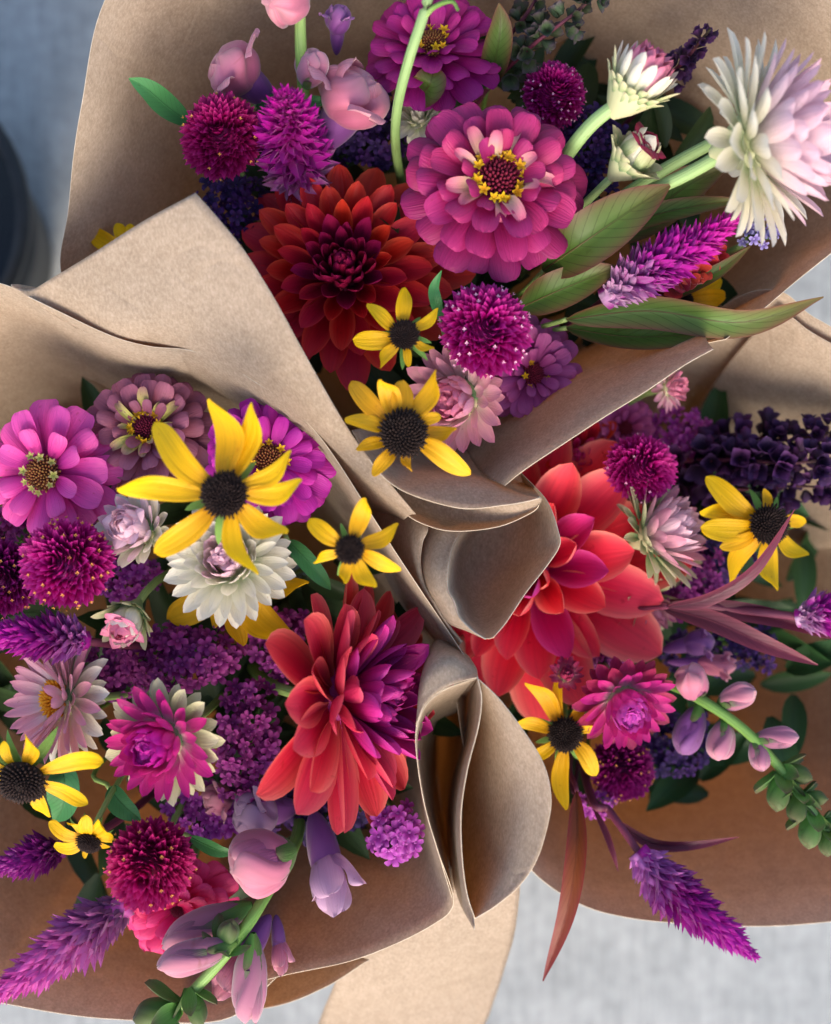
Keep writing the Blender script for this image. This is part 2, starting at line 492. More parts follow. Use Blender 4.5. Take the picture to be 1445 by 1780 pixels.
# bouquet with the bright coral dahlia
rimC = [(880, 830, .36), (980, 720, .36), (1090, 640, .365), (1200, 570, .38), (1295, 512, .40), (1362, 506, .405), (1408, 543, .405), (1450, 568, .405), (1600, 660, .405), (1760, 900, .40), (1770, 1200, .39), (1690, 1480, .38), (1570, 1582, .38),
        (1445, 1602, .38), (1300, 1611, .38), (1190, 1608, .38), (1080, 1592, .38), (1000, 1566, .38), (925, 1515, .385), (860, 1430, .39), (815, 1330, .395), (795, 1220, .40), (780, 1120, .40)]
sheet('back_sheet', [rimC], WC, closed_foot=(BASE['C'], 0.025), seed=15, nu=170)
def on_wall(i, f, off=0.0045):
    """a point on the inside of this wrap's back wall, i along its rim, f of the way down, as (px, py, z)"""
    q = Vector(P(*catmull([(1295, 512, .40), (1362, 506, .405), (1408, 543, .405), (1450, 568, .405), (1600, 660, .405), (1760, 900, .40)], 100)[int(i * 100)]))
    b = BASE['C']
    d = Vector((q.x - b.x, q.y - b.y, 0)).normalized()
    w = q.lerp(Vector((b.x + d.x * .025, b.y + d.y * .025, .003)), f) - d * (off + 0.004 * math.sin(math.pi * min(1, f / .55)))
    k = K * (CAMZ - w.z)
    return (w.x / k + PW / 2, PH / 2 - w.y / k, w.z)
kr = [[on_wall(min(1, s0 + (1 - s0) * k / 6), f) for k in range(7)] for s0, f in ((.22, .01), (.19, .1), (.2, .2), (.27, .32), (.38, .45))]
sheet('overlap_fold', kr, WC, seed=21, nv=20, wob=0.0004)
# tongue: pale curled band and the brown face
t0 = [(742, 912, 0.426), (732, 950, 0.429), (729, 985, 0.432), (737, 1020, 0.435), (757, 1050, 0.438), (778, 1082, 0.442), (815, 1098, 0.449), (842, 1110, 0.454)]
t1 = [(772, 915, 0.435), (756, 950, 0.44), (750, 985, 0.444), (755, 1020, 0.447), (770, 1048, 0.449), (788, 1075, 0.45), (818, 1096, 0.4525), (843, 1110, 0.4545)]
t2 = [(803, 921, 0.4305), (786, 950, 0.4405), (778, 985, 0.4475), (777, 1022, 0.4505), (788, 1045, 0.4515), (798, 1072, 0.4525), (820, 1095, 0.4535), (844, 1111, 0.4555)]
sheet('tongue_band', [t0, t1, t2], WC, seed=17, wob=0.0002)
u0 = [(802, 922, 0.43), (787, 950, 0.44), (779, 985, 0.447), (778, 1022, 0.45), (789, 1045, 0.451), (799, 1072, 0.452), (821, 1095, 0.453), (845, 1111, 0.455)]
u1 = [(842, 905, 0.4), (818, 945, 0.402), (810, 985, 0.404), (812, 1020, 0.408), (820, 1045, 0.414), (828, 1070, 0.424), (838, 1092, 0.438), (847, 1110, 0.4535)]
u2 = [(905, 860, 0.4), (908, 900, 0.401), (900, 945, 0.404), (892, 985, 0.409), (880, 1020, 0.416), (870, 1055, 0.426), (862, 1085, 0.44), (852, 1110, 0.454)]
u3 = [(905, 822, 0.424), (950, 872, 0.436), (970, 925, 0.443), (972, 950, 0.445), (950, 985, 0.446), (915, 1030, 0.448), (880, 1082, 0.452), (858, 1108, 0.455)]
sheet('tongue_face', [u0, u1, u2, u3], WC, seed=18, nv=24, wob=0.0004)
v00 = [(585, 810, .36), (610, 850, .36), (635, 895, .36), (655, 935, .36), (668, 985, .36), (690, 1030, .36), (718, 1070, .36), (750, 1105, .36), (790, 1140, .36)]
v0 = [(632, 820, .40), (662, 868, .405), (700, 895, .42), (704, 930, .425), (712, 970, .43), (726, 1015, .432), (750, 1055, .433), (775, 1088, .434), (800, 1120, .43)]
v1 = [(650, 815, .405), (695, 868, .415), (742, 910, .434), (734, 945, .437), (731, 980, .438), (739, 1018, .439), (759, 1050, .44), (780, 1084, .44), (805, 1115, .43)]
sheet('tongue_back', [v1, v0, v00], WC, closed_foot=(BASE['C'], 0.027), seed=19, wob=0.0003)
# tail of the sheet below the roll
w0 = [(600, 1560, .37), (700, 1540, .385), (800, 1500, .395), (908, 1440, .40)]
w1 = [(590, 1680, .36), (690, 1650, .368), (800, 1600, .375), (903, 1555, .378)]
w2 = [(555, 1775, .33), (670, 1770, .335), (790, 1730, .335), (884, 1665, .335)]
w3 = [(520, 1900, .28), (630, 1900, .28), (740, 1860, .28), (820, 1785, .28)]
sheet('tail_sheet', [w0, w1, w2, w3], WC, closed_foot=(BASE['C'] * 0.4 + Vector((0, -0.05, 0)), 0.03), seed=20, nv=20, wob=0.0006)

# ------------------------------------------------------------------ petals
def petal_geo(prof=(0.8, 0.45), wid=0.4, base=0.12, bend=0.0, curl=0.0, cup=0.3, twist=0.0, ruffle=0.0, fold=0.0, groove=0.0, notch=0.0, nu=8, nv=4, wave=0.0, sway=0.0, seed=0, cup_end=None):
    r = random.Random(seed)
    a, b = prof
    mx = (a / (a + b)) ** a * (b / (a + b)) ** b
    ph = r.uniform(0, 6.28)
    v, uv, f = [], [], []
    x = z = 0.0
    prev = 0.0
    for i in range(nu + 1):
        t = i / nu
        tt = 1 - (1 - t) ** 1.9 if b < 0.5 else (1 - (1 - t) ** 1.35 if b < 0.7 else t)
        ang = bend * tt + curl * tt ** 3
        dl = tt - prev
        prev = tt
        x += math.cos(ang) * dl
        z += math.sin(ang) * dl
        q = min(max(tt, 0.0), 1.0)
        w = 0.5 * wid * max((q ** a * (1 - q) ** b) / mx, base * (1 - q) ** 0.5 if q < 0.7 else 0)
        if i == nu: w = 0.5 * wid * 0.03
        tw = twist * tt
        cp = cup + ((cup_end - cup) * tt if cup_end is not None else 0)
        for j in range(nv + 1):
            s = 2 * j / nv - 1
            if abs(cp) > 1e-3:
                th = s * cp
                yy = w * math.sin(th) / cp
                zz = w * (1 - math.cos(th)) / cp
            else:
                yy, zz = w * s, 0.0
            zz += fold * abs(s) * w
            zz += groove * wid * math.cos(s * 3 * math.pi) * (1 - tt * 0.6)
            zz += ruffle * wid * abs(s) * math.sin(tt * 9 + ph + s * 2) * tt
            zz += wave * wid * math.sin(tt * 6.5 + ph)
            yy += sway * math.sin(tt * 3.3 + ph * 0.3) * tt
            y2 = yy * math.cos(tw) - zz * math.sin(tw)
            z2 = yy * math.sin(tw) + zz * math.cos(tw)
            xo = -notch * (1 - abs(s)) * (1 if i == nu else 0) + (0.0 if i < nu else 0)
            v.append((x - math.sin(ang) * z2 + xo, y2, z + math.cos(ang) * z2))
            uv.append((tt, j / nv))
    for i in range(nu):
        for j in range(nv):
            k = i * (nv + 1) + j
            f.append((k, k + nv + 1, k + nv + 2, k + 1))
    return v, f, uv

_cache = {}
def petal(mat, **kw):
    key = (mat.name,) + tuple(sorted(kw.items()))
    if key not in _cache:
        v, f, uv = petal_geo(**kw)
        _cache[key] = mesh_from('petal', v, f, mat, uv)
    return _cache[key]

def place(phi, r0, h, elev, L, ws=1.0, roll=0.0):
    return (Matrix.Rotation(phi, 4, 'Z') @ Matrix.Translation((r0, 0, h)) @ Matrix.Rotation(-elev, 4, 'Y')
            @ Matrix.Rotation(roll, 4, 'X') @ Matrix.Diagonal((L, L * ws, L, 1)))

def tube(pts, rad, n=8, rad_end=None):
    """a smooth tube through pts: (verts, faces, uv)"""
    pts = [Vector(p) for p in pts]
    v, f, uv = [], [], []
    up = Vector((0.31, 0.95, 0.1))
    m = len(pts)
    for i, p in enumerate(pts):
        d = (pts[min(i + 1, m - 1)] - pts[max(i - 1, 0)]).normalized()
        s = d.cross(up)
        if s.length < 1e-4: s = d.cross(Vector((1, 0, 0)))
        s.normalize()
        t = d.cross(s)
        rr = rad + ((rad_end if rad_end is not None else rad) - rad) * i / (m - 1)
        for k in range(n):
            a = 2 * math.pi * k / n
            v.append(p + s * (rr * math.cos(a)) + t * (rr * math.sin(a)))
            uv.append((i / (m - 1), k / n))
    for i in range(m - 1):
        for k in range(n):
            f.append((i * n + k, i * n + (k + 1) % n, (i + 1) * n + (k + 1) % n, (i + 1) * n + k))
    f.append(tuple(range(n - 1, -1, -1)))
    f.append(tuple((m - 1) * n + k for k in range(n)))
    return v, f, uv

def tube_mesh(name, pts, rad, mat, n=8, rad_end=None):
    v, f, uv = tube(pts, rad, n, rad_end)
    return mesh_from(name, v, f, mat, uv)

STEM = petal_mat('stem_green', [(0, '#9db86f'), (0.35, '#6f9442'), (1, '#47682e')], vein=0.3, trans=0.0, var=0.1, rough=0.5)
STEMP = petal_mat('stem_pale', [(0, '#98b478'), (0.5, '#84a464'), (1, '#5f7c3a')], vein=0.25, trans=0.0, var=0.05, rough=0.5)
STEMR = petal_mat('stem_red', [(0, '#6e2b45'), (0.6, '#55233a'), (1, '#3d3a22')], vein=0.3, trans=0.0, var=0.1, rough=0.5)
SEPAL = petal_mat('sepal_green', [(0, '#5d8a3a'), (1, '#7fae52')], vein=0.3, trans=0.2, var=0.12, rough=0.55)
LEAFG = petal_mat('leaf_green', [(0, '#3c5a22'), (0.6, '#567430'), (1, '#6a5a34')], edge='#7a3438', edge_amt=0.75, vein=0.55, trans=0.3, var=0.12, leaf=True, rough=0.45)
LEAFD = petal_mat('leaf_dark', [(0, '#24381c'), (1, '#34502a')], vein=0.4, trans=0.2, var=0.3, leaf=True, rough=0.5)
LEAFB = petal_mat('leaf_blue_green', [(0, '#33683c'), (1, '#4a8a4a')], vein=0.4, trans=0.25, var=0.15, leaf=True, rough=0.45)
LEAFR = petal_mat('leaf_red', [(0, '#42182a'), (0.6, '#5a2036'), (1, '#7c3448')], edge='#8c3a50', edge_amt=0.5, vein=0.5, trans=0.25, var=0.1, leaf=True, rough=0.45)
LEAFO = petal_mat('leaf_rust', [(0, '#6e3a1e'), (0.5, '#8a4a24'), (1, '#7a2c2c')], edge='#8e2f38', edge_amt=0.7, vein=0.45, trans=0.35, var=0.05, leaf=True, rough=0.45)

def aim(tilt, az):
    t, a = R_(tilt), R_(az)
    return Vector((math.sin(t) * math.cos(a), math.sin(t) * math.sin(a), math.cos(t)))

class Plant:
    """an Empty at the head that carries the parts; (px, py, z) is the head, tilt / az say which way it faces"""
    def __init__(s, name, label, cat, group, bq, px, py, z, tilt=0, az=0, spin=0):
        s.o = bpy.data.objects.new(name, None)
        s.o.empty_display_size = 0.01
        s.dir = aim(tilt, az)
        q = Vector((0, 0, 1)).rotation_difference(s.dir)
        s.M = Matrix.Translation(P(px, py, z)) @ q.to_matrix().to_4x4() @ Matrix.Rotation(R_(spin), 4, 'Z')
        s.o.matrix_basis = s.M
        link(s.o)
        tag(s.o, label, cat, group)
        s.pos, s.bq, s.z = P(px, py, z), bq, z
        s.m = lambda r: pxm(r, z)
    def part(s, name, mesh, mat4=None, parent=None):
        return add(name, mesh, parent or s.o, mat4)
    def stem(s, mat=STEM, rad=0.0016, start=0.0, via=None, name='stem', reach=0.07):
        b = BASE[s.bq] + Vector((rnd.uniform(-.014, .014), rnd.uniform(-.014, .014), 0.001))
        p0 = s.pos - s.dir * start
        if via is None:
            c1 = s.pos - s.dir * reach
            pts = []
            c2 = Vector((b.x, b.y, 0.2))
            for k in range(19):
                t = k / 18
                pts.append(p0 * (1 - t) ** 3 + c1 * 3 * t * (1 - t) ** 2 + c2 * 3 * t * t * (1 - t) + b * t ** 3)
        else:
            ctrl = [tuple(p0)] + [tuple(P(*q)) for q in via] + [(b.x, b.y, 0.16), tuple(b)]
            pts = [Vector(c) for c in catmull(ctrl, 28)]
        inv = s.M.inverted()
        return s.part(name, tube_mesh('stem', [inv @ p for p in pts], rad, mat, 8, rad * 1.15))

def bumps(n, R, h, size, mat, name, seed, tall=1.6, flat=0.0):
    """a dome of small pointed florets, golden-angle packed"""
    r = random.Random(seed)
    mb = MB()
    for k in range(n):
        q = (k + 0.5) / n
        rr = R * math.sqrt(q)
        a = k * 2.39996
        zz = h * math.sqrt(max(0, 1 - q * 0.96)) * (1 - flat * math.exp(-q * 9))
        nrm = Vector((rr * math.cos(a) / R, rr * math.sin(a) / R, 0.35 + 0.9 * (1 - q))).normalized()
        s = size * r.uniform(0.8, 1.2)
        rot = Vector((0, 0, 1)).rotation_difference(nrm).to_matrix().to_4x4()
        m = Matrix.Translation((rr * math.cos(a), rr * math.sin(a), zz)) @ rot @ Matrix.Rotation(r.uniform(0, 3), 4, 'Z')
        v = [(s * .5 * math.cos(c), s * .5 * math.sin(c), -s * .4) for c in (0, 1.57, 3.14, 4.71)]
        v += [(s * .42 * math.cos(c), s * .42 * math.sin(c), s * tall * .55) for c in (0, 1.57, 3.14, 4.71)] + [(0, 0, s * tall)]
        f = [(i, (i + 1) % 4, 4 + (i + 1) % 4, 4 + i) for i in range(4)] + [(4 + i, 4 + (i + 1) % 4, 8) for i in range(4)]
        mb.piece(v, f, [(0, q)] * 4 + [(0.6, q)] * 4 + [(1, q)], m)
    return mb.mesh(name, mat)

def dome(R, h, mat, name='dome', n=20, rings=6, drop=0.0):
    prof = [(R * math.sin(i / rings * math.pi / 2), h * math.cos(i / rings * math.pi / 2)) for i in range(rings + 1)]
    if drop: prof.append((R * 0.5, -drop))
    return lathe(prof, n, mat, name)

# ---- black-eyed susan
YEL = petal_mat('yellow_petal', [(0, '#d89400'), (0.3, '#f0b404'), (1, '#fccc08')], vein=0.3, vein_n=13, trans=0.3, var=0.06, rough=0.5)
YELD = petal_mat('yellow_petal_shaded', [(0, '#c88c06'), (0.5, '#e6aa0c'), (1, '#ecb414')], vein=0.25, vein_n=9, trans=0.3, var=0.06, rough=0.5)  # darker copy of the yellow petal, with the shade put into its colour
BROWN = petal_mat('dark_disc', [(0, '#120808'), (0.6, '#1d0e0c'), (1, '#33190f')], vein=0, trans=0, var=0.1, rough=0.7)
BROWNC = plain('dark_disc_core', '#0c0606', '#190c0a', 0.8)
def susan(label, bq, px, py, z, disc, petals, tilt=0, az=0, mat=None, group='black-eyed susans', wid=0.45, sep=True, hgt=0.6, seed=0, via=None, curvy=1.0):
    """petals: (angle in degrees, length in photo px[, width factor])"""
    r = random.Random(seed + int(px))
    p = Plant('black_eyed_susan', label, 'flower', group, bq, px, py, z, tilt, az)
    d = p.m(disc * 0.95)
    mat = mat or YEL
    for k, pt in enumerate(petals):
        ang, L = pt[0], p.m(pt[1])
        wf = pt[2] if len(pt) > 2 else 1.0
        vs_ = r.choice((0, 1, 2, 3))
        kw = [dict(bend=0.25, curl=-0.6, twist=0.55, sway=0.12), dict(bend=0.05, curl=0.9, twist=-0.8, sway=-0.08),
              dict(bend=0.4, curl=-1.4, twist=0.4, sway=0.07), dict(bend=-0.15, curl=0.8, twist=-0.5, sway=-0.13)][vs_]
        kw['sway'] *= curvy
        me = petal(mat, prof=(0.62, 0.56), wid=wid * wf * 0.9, base=0.36, cup=0.45, groove=0.03, wave=0.09, ruffle=0.05, nu=14, nv=8, seed=vs_, cup_end=0.25, **kw)
        Lp = L - d * 0.55
        p.part('petal', me, place(R_(ang), d * 0.55, -d * 0.12 - 0.0003 * (k % 2), R_(r.uniform(-8, 12)), Lp, r.uniform(0.85, 1.1), R_(r.uniform(-22, 22))))
    p.part('disc', dome(d * 0.93, d * hgt * 0.9, BROWNC, drop=d * 0.3))
    tag(p.part('disc_florets', bumps(190, d * 0.97, d * hgt, d * 0.13, BROWN, 'disc_florets', int(px), 1.7, 0.22)), kind='stuff')
    if sep:
        me = petal(SEPAL, prof=(0.5, 0.9), wid=0.24, base=0.6, bend=-0.2, curl=-0.5, cup=0.3, nu=6, nv=2, seed=1)
        for k in range(7):
            p.part('sepal', me, place(R_(k * 51 + r.uniform(-12, 12)), d * 0.4, -d * 0.35, R_(-12), d * r.uniform(1.5, 2.1)))
    p.stem(rad=0.0012, start=d * 0.2, via=via)
    return p

# ---- zinnia
STAM = petal_mat('yellow_stamen', [(0, '#c98a06'), (1, '#f0c41a')], vein=0.0, trans=0.1, var=0.1)
def floret_star(mat, n=5):
    key = ('star', mat.name, n)
    if key not in _cache:
        mb = MB()
        pv = petal_geo(prof=(0.5, 0.8), wid=0.5, base=0.6, bend=0.5, curl=-0.7, cup=0.3, nu=3, nv=2)
        for k in range(n):
            mb.piece(*pv, Matrix.Rotation(2 * math.pi * k / n, 4, 'Z') @ Matrix.Translation((0, 0, 0.7)) @ Matrix.Rotation(-0.5, 4, 'Y'))
        tv, tf, tu = tube([(0, 0, -0.8), (0, 0, 0), (0, 0, 0.75)], 0.14, 5, 0.2)
        mb.piece(tv, tf, tu)
        _cache[key] = mb.mesh('floret', mat)
    return _cache[key]

def zinnia(label, bq, px, py, z, Rp, mats, core, tilt=0, az=0, rows=((17, -10, 1.0), (15, 8, .9), (13, 24, .78), (9, 42, .58)), inner=None, n_inner=9, core_r=0.2, stam=12, wid=0.42, seed=0, stam_mat=None, spin=0, name='zinnia', ruffle=0.0):
    r = random.Random(seed + int(px))
    p = Plant(name, label, 'flower', 'zinnias', bq, px, py, z, tilt, az, spin)
    R = p.m(Rp)
    cr = R * core_r
    for ri, (n, el, Lf) in enumerate(rows):
        mat = mats[min(ri, len(mats) - 1)]
        off = r.uniform(0, 6)
        for k in range(n):
            va = r.randrange(3)
            me = petal(mat, prof=(0.85, 0.30), wid=wid * 1.05, base=0.25, bend=(0.5, 0.38, 0.6)[va], curl=(-0.75, -0.55, -1.0)[va], cup=(-0.75, -0.6, 0.5)[va], ruffle=ruffle + 0.01, nu=8, nv=6, seed=va, groove=0.012)
            L = (R * Lf - cr * 0.7) * r.uniform(0.9, 1.06)
            p.part('petal', me, place(off + 2 * math.pi * (k + r.uniform(-.18, .18)) / n, cr * (0.72 - 0.06 * ri), cr * (-0.35 + 0.2 * ri), R_(el + r.uniform(-6, 6)), L, r.uniform(.92, 1.12), R_(r.uniform(-12, 12))))
    if inner:
        for k in range(n_inner):
            va = r.randrange(3)
            me = petal(inner, prof=(0.7, 0.35), wid=0.44, base=0.4, bend=(0.8, 0.5, 0.3)[va], curl=(-1.4, -0.9, -2.0)[va], cup=(1.0, 0.7, 1.3)[va], nu=7, nv=4, seed=va)
            p.part('inner_petal', me, place(2 * math.pi * (k + r.uniform(-.3, .3)) / n_inner, cr * 0.85, cr * 0.25, R_(r.uniform(25, 60)), R * r.uniform(.32, .5), r.uniform(.8, 1.1), R_(r.uniform(-25, 25))))
    p.part('disc', dome(cr, cr * 0.75, core, drop=cr * 0.6))
    tag(p.part('disc_florets', bumps(120, cr, cr * 0.85, cr * 0.2, core, 'disc_florets', int(py), 1.4)), kind='stuff')
    me = floret_star(stam_mat or STAM)
    for k in range(stam):
        a = 2 * math.pi * (k + r.uniform(-.35, .35)) / max(stam, 1)
        p.part('stamen_floret', me, Matrix.Rotation(a, 4, 'Z') @ Matrix.Translation((cr * r.uniform(.82, 1.0), 0, cr * 0.62)) @ Matrix.Rotation(R_(r.uniform(10, 35)), 4, 'Y') @ Matrix.Rotation(r.uniform(0, 2), 4, 'Z') @ Matrix.Scale(R * 0.085 * r.uniform(.75, 1.2), 4))
    p.stem(rad=0.002, start=cr * 0.5)
    return p

# ---- dahlia
def dahlia(label, bq, px, py, z, Rp, bands, tilt=0, az=0, n=84, e0=-14, e1=86, flat=1.15, wid=0.46, seed=0, spin=0, L0=0.86, L1=0.26, core=None, jit=1.0):
    """bands: [(upper t, material)], t 0 = outermost row, 1 = centre"""
    r = random.Random(seed + int(px))
    p = Plant('dahlia', label, 'flower', 'dahlias', bq, px, py, z, tilt, az, spin)
    R = p.m(Rp)
    for i in range(n):
        t = i / (n - 1)
        mat = [m for (u, m) in bands if t <= u + 1e-6][0]
        e = e0 + (e1 - e0) * t ** flat
        L = R * (L0 + (L1 - L0) * t ** 0.8) * r.uniform(1 - .08 * jit, 1 + .05 * jit)
        lv = min(int(t * 5), 4)
        va = r.randrange(2)
        me = petal(mat, prof=(0.8, 0.58), wid=wid, base=0.3, bend=(0.42, 0.3)[va] + lv * 0.08, curl=(-0.35, -0.15)[va] + 0.15 * lv, cup=0.95 + 0.28 * lv, cup_end=0.55 + 0.3 * lv, nu=9, nv=6, seed=va, groove=0.008)
        p.part('petal', me, place(i * 2.39996, R * 0.26 * (1 - t) ** 0.75, R * (0.02 + 0.2 * t), R_(e + r.uniform(-5, 5) * jit), L, r.uniform(.94, 1.08), R_(r.uniform(-9, 9) * jit)))
    p.part('receptacle', dome(R * 0.28, R * 0.2, core or bands[-1][1], drop=R * 0.12))
    p.stem(rad=0.0026, start=R * 0.08)
    return p

# ---- strawflower
SBR = petal_mat('straw_green', [(0, '#6a9a68'), (0.35, '#b4c08c'), (1, '#e0d6b0')], vein=0.12, trans=0.2, var=0.05, rough=0.35)
def strawflower(label, bq, px, py, z, Rp, bands, tilt=0, az=0, n=95, e0=-50, e1=88, flat=0.8, closed=0.0, wid=0.3, seed=0, disc=None, L0=0.62, L1=0.5, rec=0.34, stem_mat=None, via=None, tscale=0.36, stem_r=0.0018, spin=0, depth=0.30, cup=0.0, bprof=(0.6, 0.6)):
    """bands: [(upper t, material)] from the lowest scales (0) to the innermost bracts (1); closed pulls the inner ones into a bud"""
    r = random.Random(seed + int(px))
    p = Plant('strawflower', label, 'flower', 'strawflowers', bq, px, py, z, tilt, az, spin)
    R = p.m(Rp)
    for i in range(n):
        t = i / (n - 1)
        mat = [m for (u, m) in bands if t <= u + 1e-6][0]
        e = e0 + (e1 - e0) * t ** flat
        if t < 0.2:
            L = R * (tscale + (L0 - tscale) * t / 0.2)
        else:
            L = R * (L0 + (L1 - L0) * (t - 0.2) / 0.8)
        L *= r.uniform(.92, 1.06)
        lv = 0 if t < 0.45 else (1 if t < 0.75 else 2)
        va = r.randrange(2)
        bend = (0.12, 0.25, 0.4)[lv] + closed * (0.2, 0.8, 1.3)[lv] + (0.0, 0.12)[va]
        w = wid * (1.35 if t < 0.25 else 1.0) * (1 + closed * 0.55 * (lv > 0))
        me = petal(mat, prof=bprof, wid=w * 1.2, base=0.55, bend=bend, curl=(-0.1 - 0.2 * va) * (1 - closed), cup=0.7, nu=6, nv=4, seed=va)
        if disc and t > 0.85:
            continue
        rr = R * rec * (1 - t ** 1.6) ** 0.6 if not disc else R * rec * (1.0 - 0.35 * t)
        hh = R * depth * (t - 0.55)
        if t < cup:     # scales that lie shingled on the cup below the head
            q = t / cup
            rr, hh, e, L = R * rec * (0.25 + 0.75 * q ** 0.6), -R * depth * (1 - q * 0.95), 62 - 30 * q, R * tscale * r.uniform(.9, 1.1)
            me = petal(mat, prof=(0.5, 0.6), wid=0.75, base=0.6, bend=0.35, curl=-0.3, cup=0.8, nu=5, nv=4, seed=va)
        p.part('bract', me, place(i * 2.39996, rr, hh, R_(e + r.uniform(-5, 5)), L, r.uniform(.92, 1.08), R_(r.uniform(-6, 6))))
    p.part('receptacle', lathe([(0.001, R * 0.1), (R * rec * .6, R * 0.08), (R * rec * .93, 0), (R * rec * .9, -R * depth * .3), (R * rec * .55, -R * depth * .85), (0.0016, -R * (depth + .16))], 18, SBR if not disc else SBR, 'receptacle'))
    if disc:
        p.part('disc', dome(R * rec * .72, R * 0.16, disc))
        tag(p.part('disc_florets', bumps(110, R * rec * .74, R * 0.19, R * 0.05, disc, 'disc_florets', int(py), 2.0)), kind='stuff')
    p.stem(stem_mat or STEM, rad=stem_r, start=R * 0.25, via=via)
    return p

# ---- globe amaranth
AMB = petal_mat('amaranth_bract', [(0, '#7a0450'), (0.55, '#b4087c'), (1, '#d838a4')], vein=0.1, trans=0.25, var=0.06, rough=0.4)
AMR = petal_mat('amaranth_bract_red', [(0, '#74043c'), (0.55, '#aa0860'), (1, '#cc2c80')], vein=0.1, trans=0.25, var=0.06, rough=0.4)
AMD = petal_mat('amaranth_bract_dark', [(0, '#5c0440'), (0.55, '#8c0868'), (1, '#b02a8c')], vein=0.1, trans=0.25, var=0.06, rough=0.4)
AMT = petal_mat('amaranth_tip', [(0, '#e08a3a'), (1, '#f6c26a')], vein=0, trans=0.1, var=0.15)
AMW = petal_mat('amaranth_tip_pale', [(0, '#e884c0'), (1, '#fcd8ea')], vein=0, trans=0.1, var=0.1)
def amaranth(label, bq, px, py, z, Rp, mat=AMB, tilt=0, az=0, squash=0.92, seed=0, tips=48):
    r = random.Random(seed + int(px) + int(py))
    p = Plant('globe_amaranth', label, 'flower', 'globe amaranths', bq, px, py, z, tilt, az)
    R = p.m(Rp)
    squash *= r.uniform(.88, 1.12)
    geos = [petal_geo(prof=(0.5, 0.8), wid=0.5, base=0.7, bend=b, curl=-0.3, cup=0.8, nu=4, nv=2) for b in (0.25, 0.4, 0.1)]
    mb, mt = MB(), MB()
    n = 520
    for k in range(n):
        c = 1 - 1.86 * (k + .5) / n
        a = k * 2.39996 + r.uniform(-.1, .1)
        s = math.sqrt(max(0, 1 - c * c))
        d = Vector((s * math.cos(a), s * math.sin(a), c))
        # bracts sweep up towards the crown of the head
        el = math.asin(max(-1, min(1, c))) * 0.55 + 0.52 + r.uniform(-.14, .14)
        m = Matrix.Rotation(a, 4, 'Z') @ Matrix.Translation((s * R * .64, 0, c * R * .64 * squash)) @ Matrix.Rotation(-el, 4, 'Y') @ Matrix.Scale(R * r.uniform(.32, .46) * (1 + 0.1 * math.sin(2 * a + seed + Rp)), 4)
        mb.piece(*geos[k % 3], m)
    star = petal_geo(prof=(0.5, 0.8), wid=0.5, base=0.6, bend=0.3, curl=-0.5, cup=0.3, nu=2, nv=2)
    for k in range(tips):
        c = 0.9 - 1.1 * (k + r.uniform(0, 1)) / tips
        a = k * 2.39996 + r.uniform(-.5, .5)
        s = math.sqrt(1 - c * c)
        rot = Vector((0, 0, 1)).rotation_difference(Vector((s * math.cos(a), s * math.sin(a), c + 0.4)).normalized()).to_matrix().to_4x4()
        m0 = Matrix.Translation((s * R * .97 * math.cos(a), s * R * .97 * math.sin(a), R * (c * .93 * squash + 0.06))) @ rot
        for q in range(4):
            mt.piece(*star, m0 @ Matrix.Rotation(q * 1.571, 4, 'Z') @ Matrix.Rotation(-0.9, 4, 'Y') @ Matrix.Scale(R * 0.07, 4))
    tag(p.part('bracts', mb.mesh('bracts', mat)), kind='stuff')
    tag(p.part('tip_florets', mt.mesh('tip_florets', AMT if seed % 3 else AMW)), kind='stuff')
    p.part('core', lathe([(0.0005, R * .62 * squash), (R * .4, R * .5 * squash), (R * .62, 0), (R * .45, -R * .45), (0.001, -R * .6)], 16, mat, 'core'))
    me = petal(SEPAL, prof=(0.6, 0.8), wid=0.6, base=0.6, bend=0.3, cup=0.4, nu=5, nv=2)
    for k in range(2):
        p.part('leaf_bract', me, place(k * math.pi + 0.4, 0.001, -R * .62, R_(5), R * .8))
    p.stem(rad=0.0013, start=R * .5)
    return p

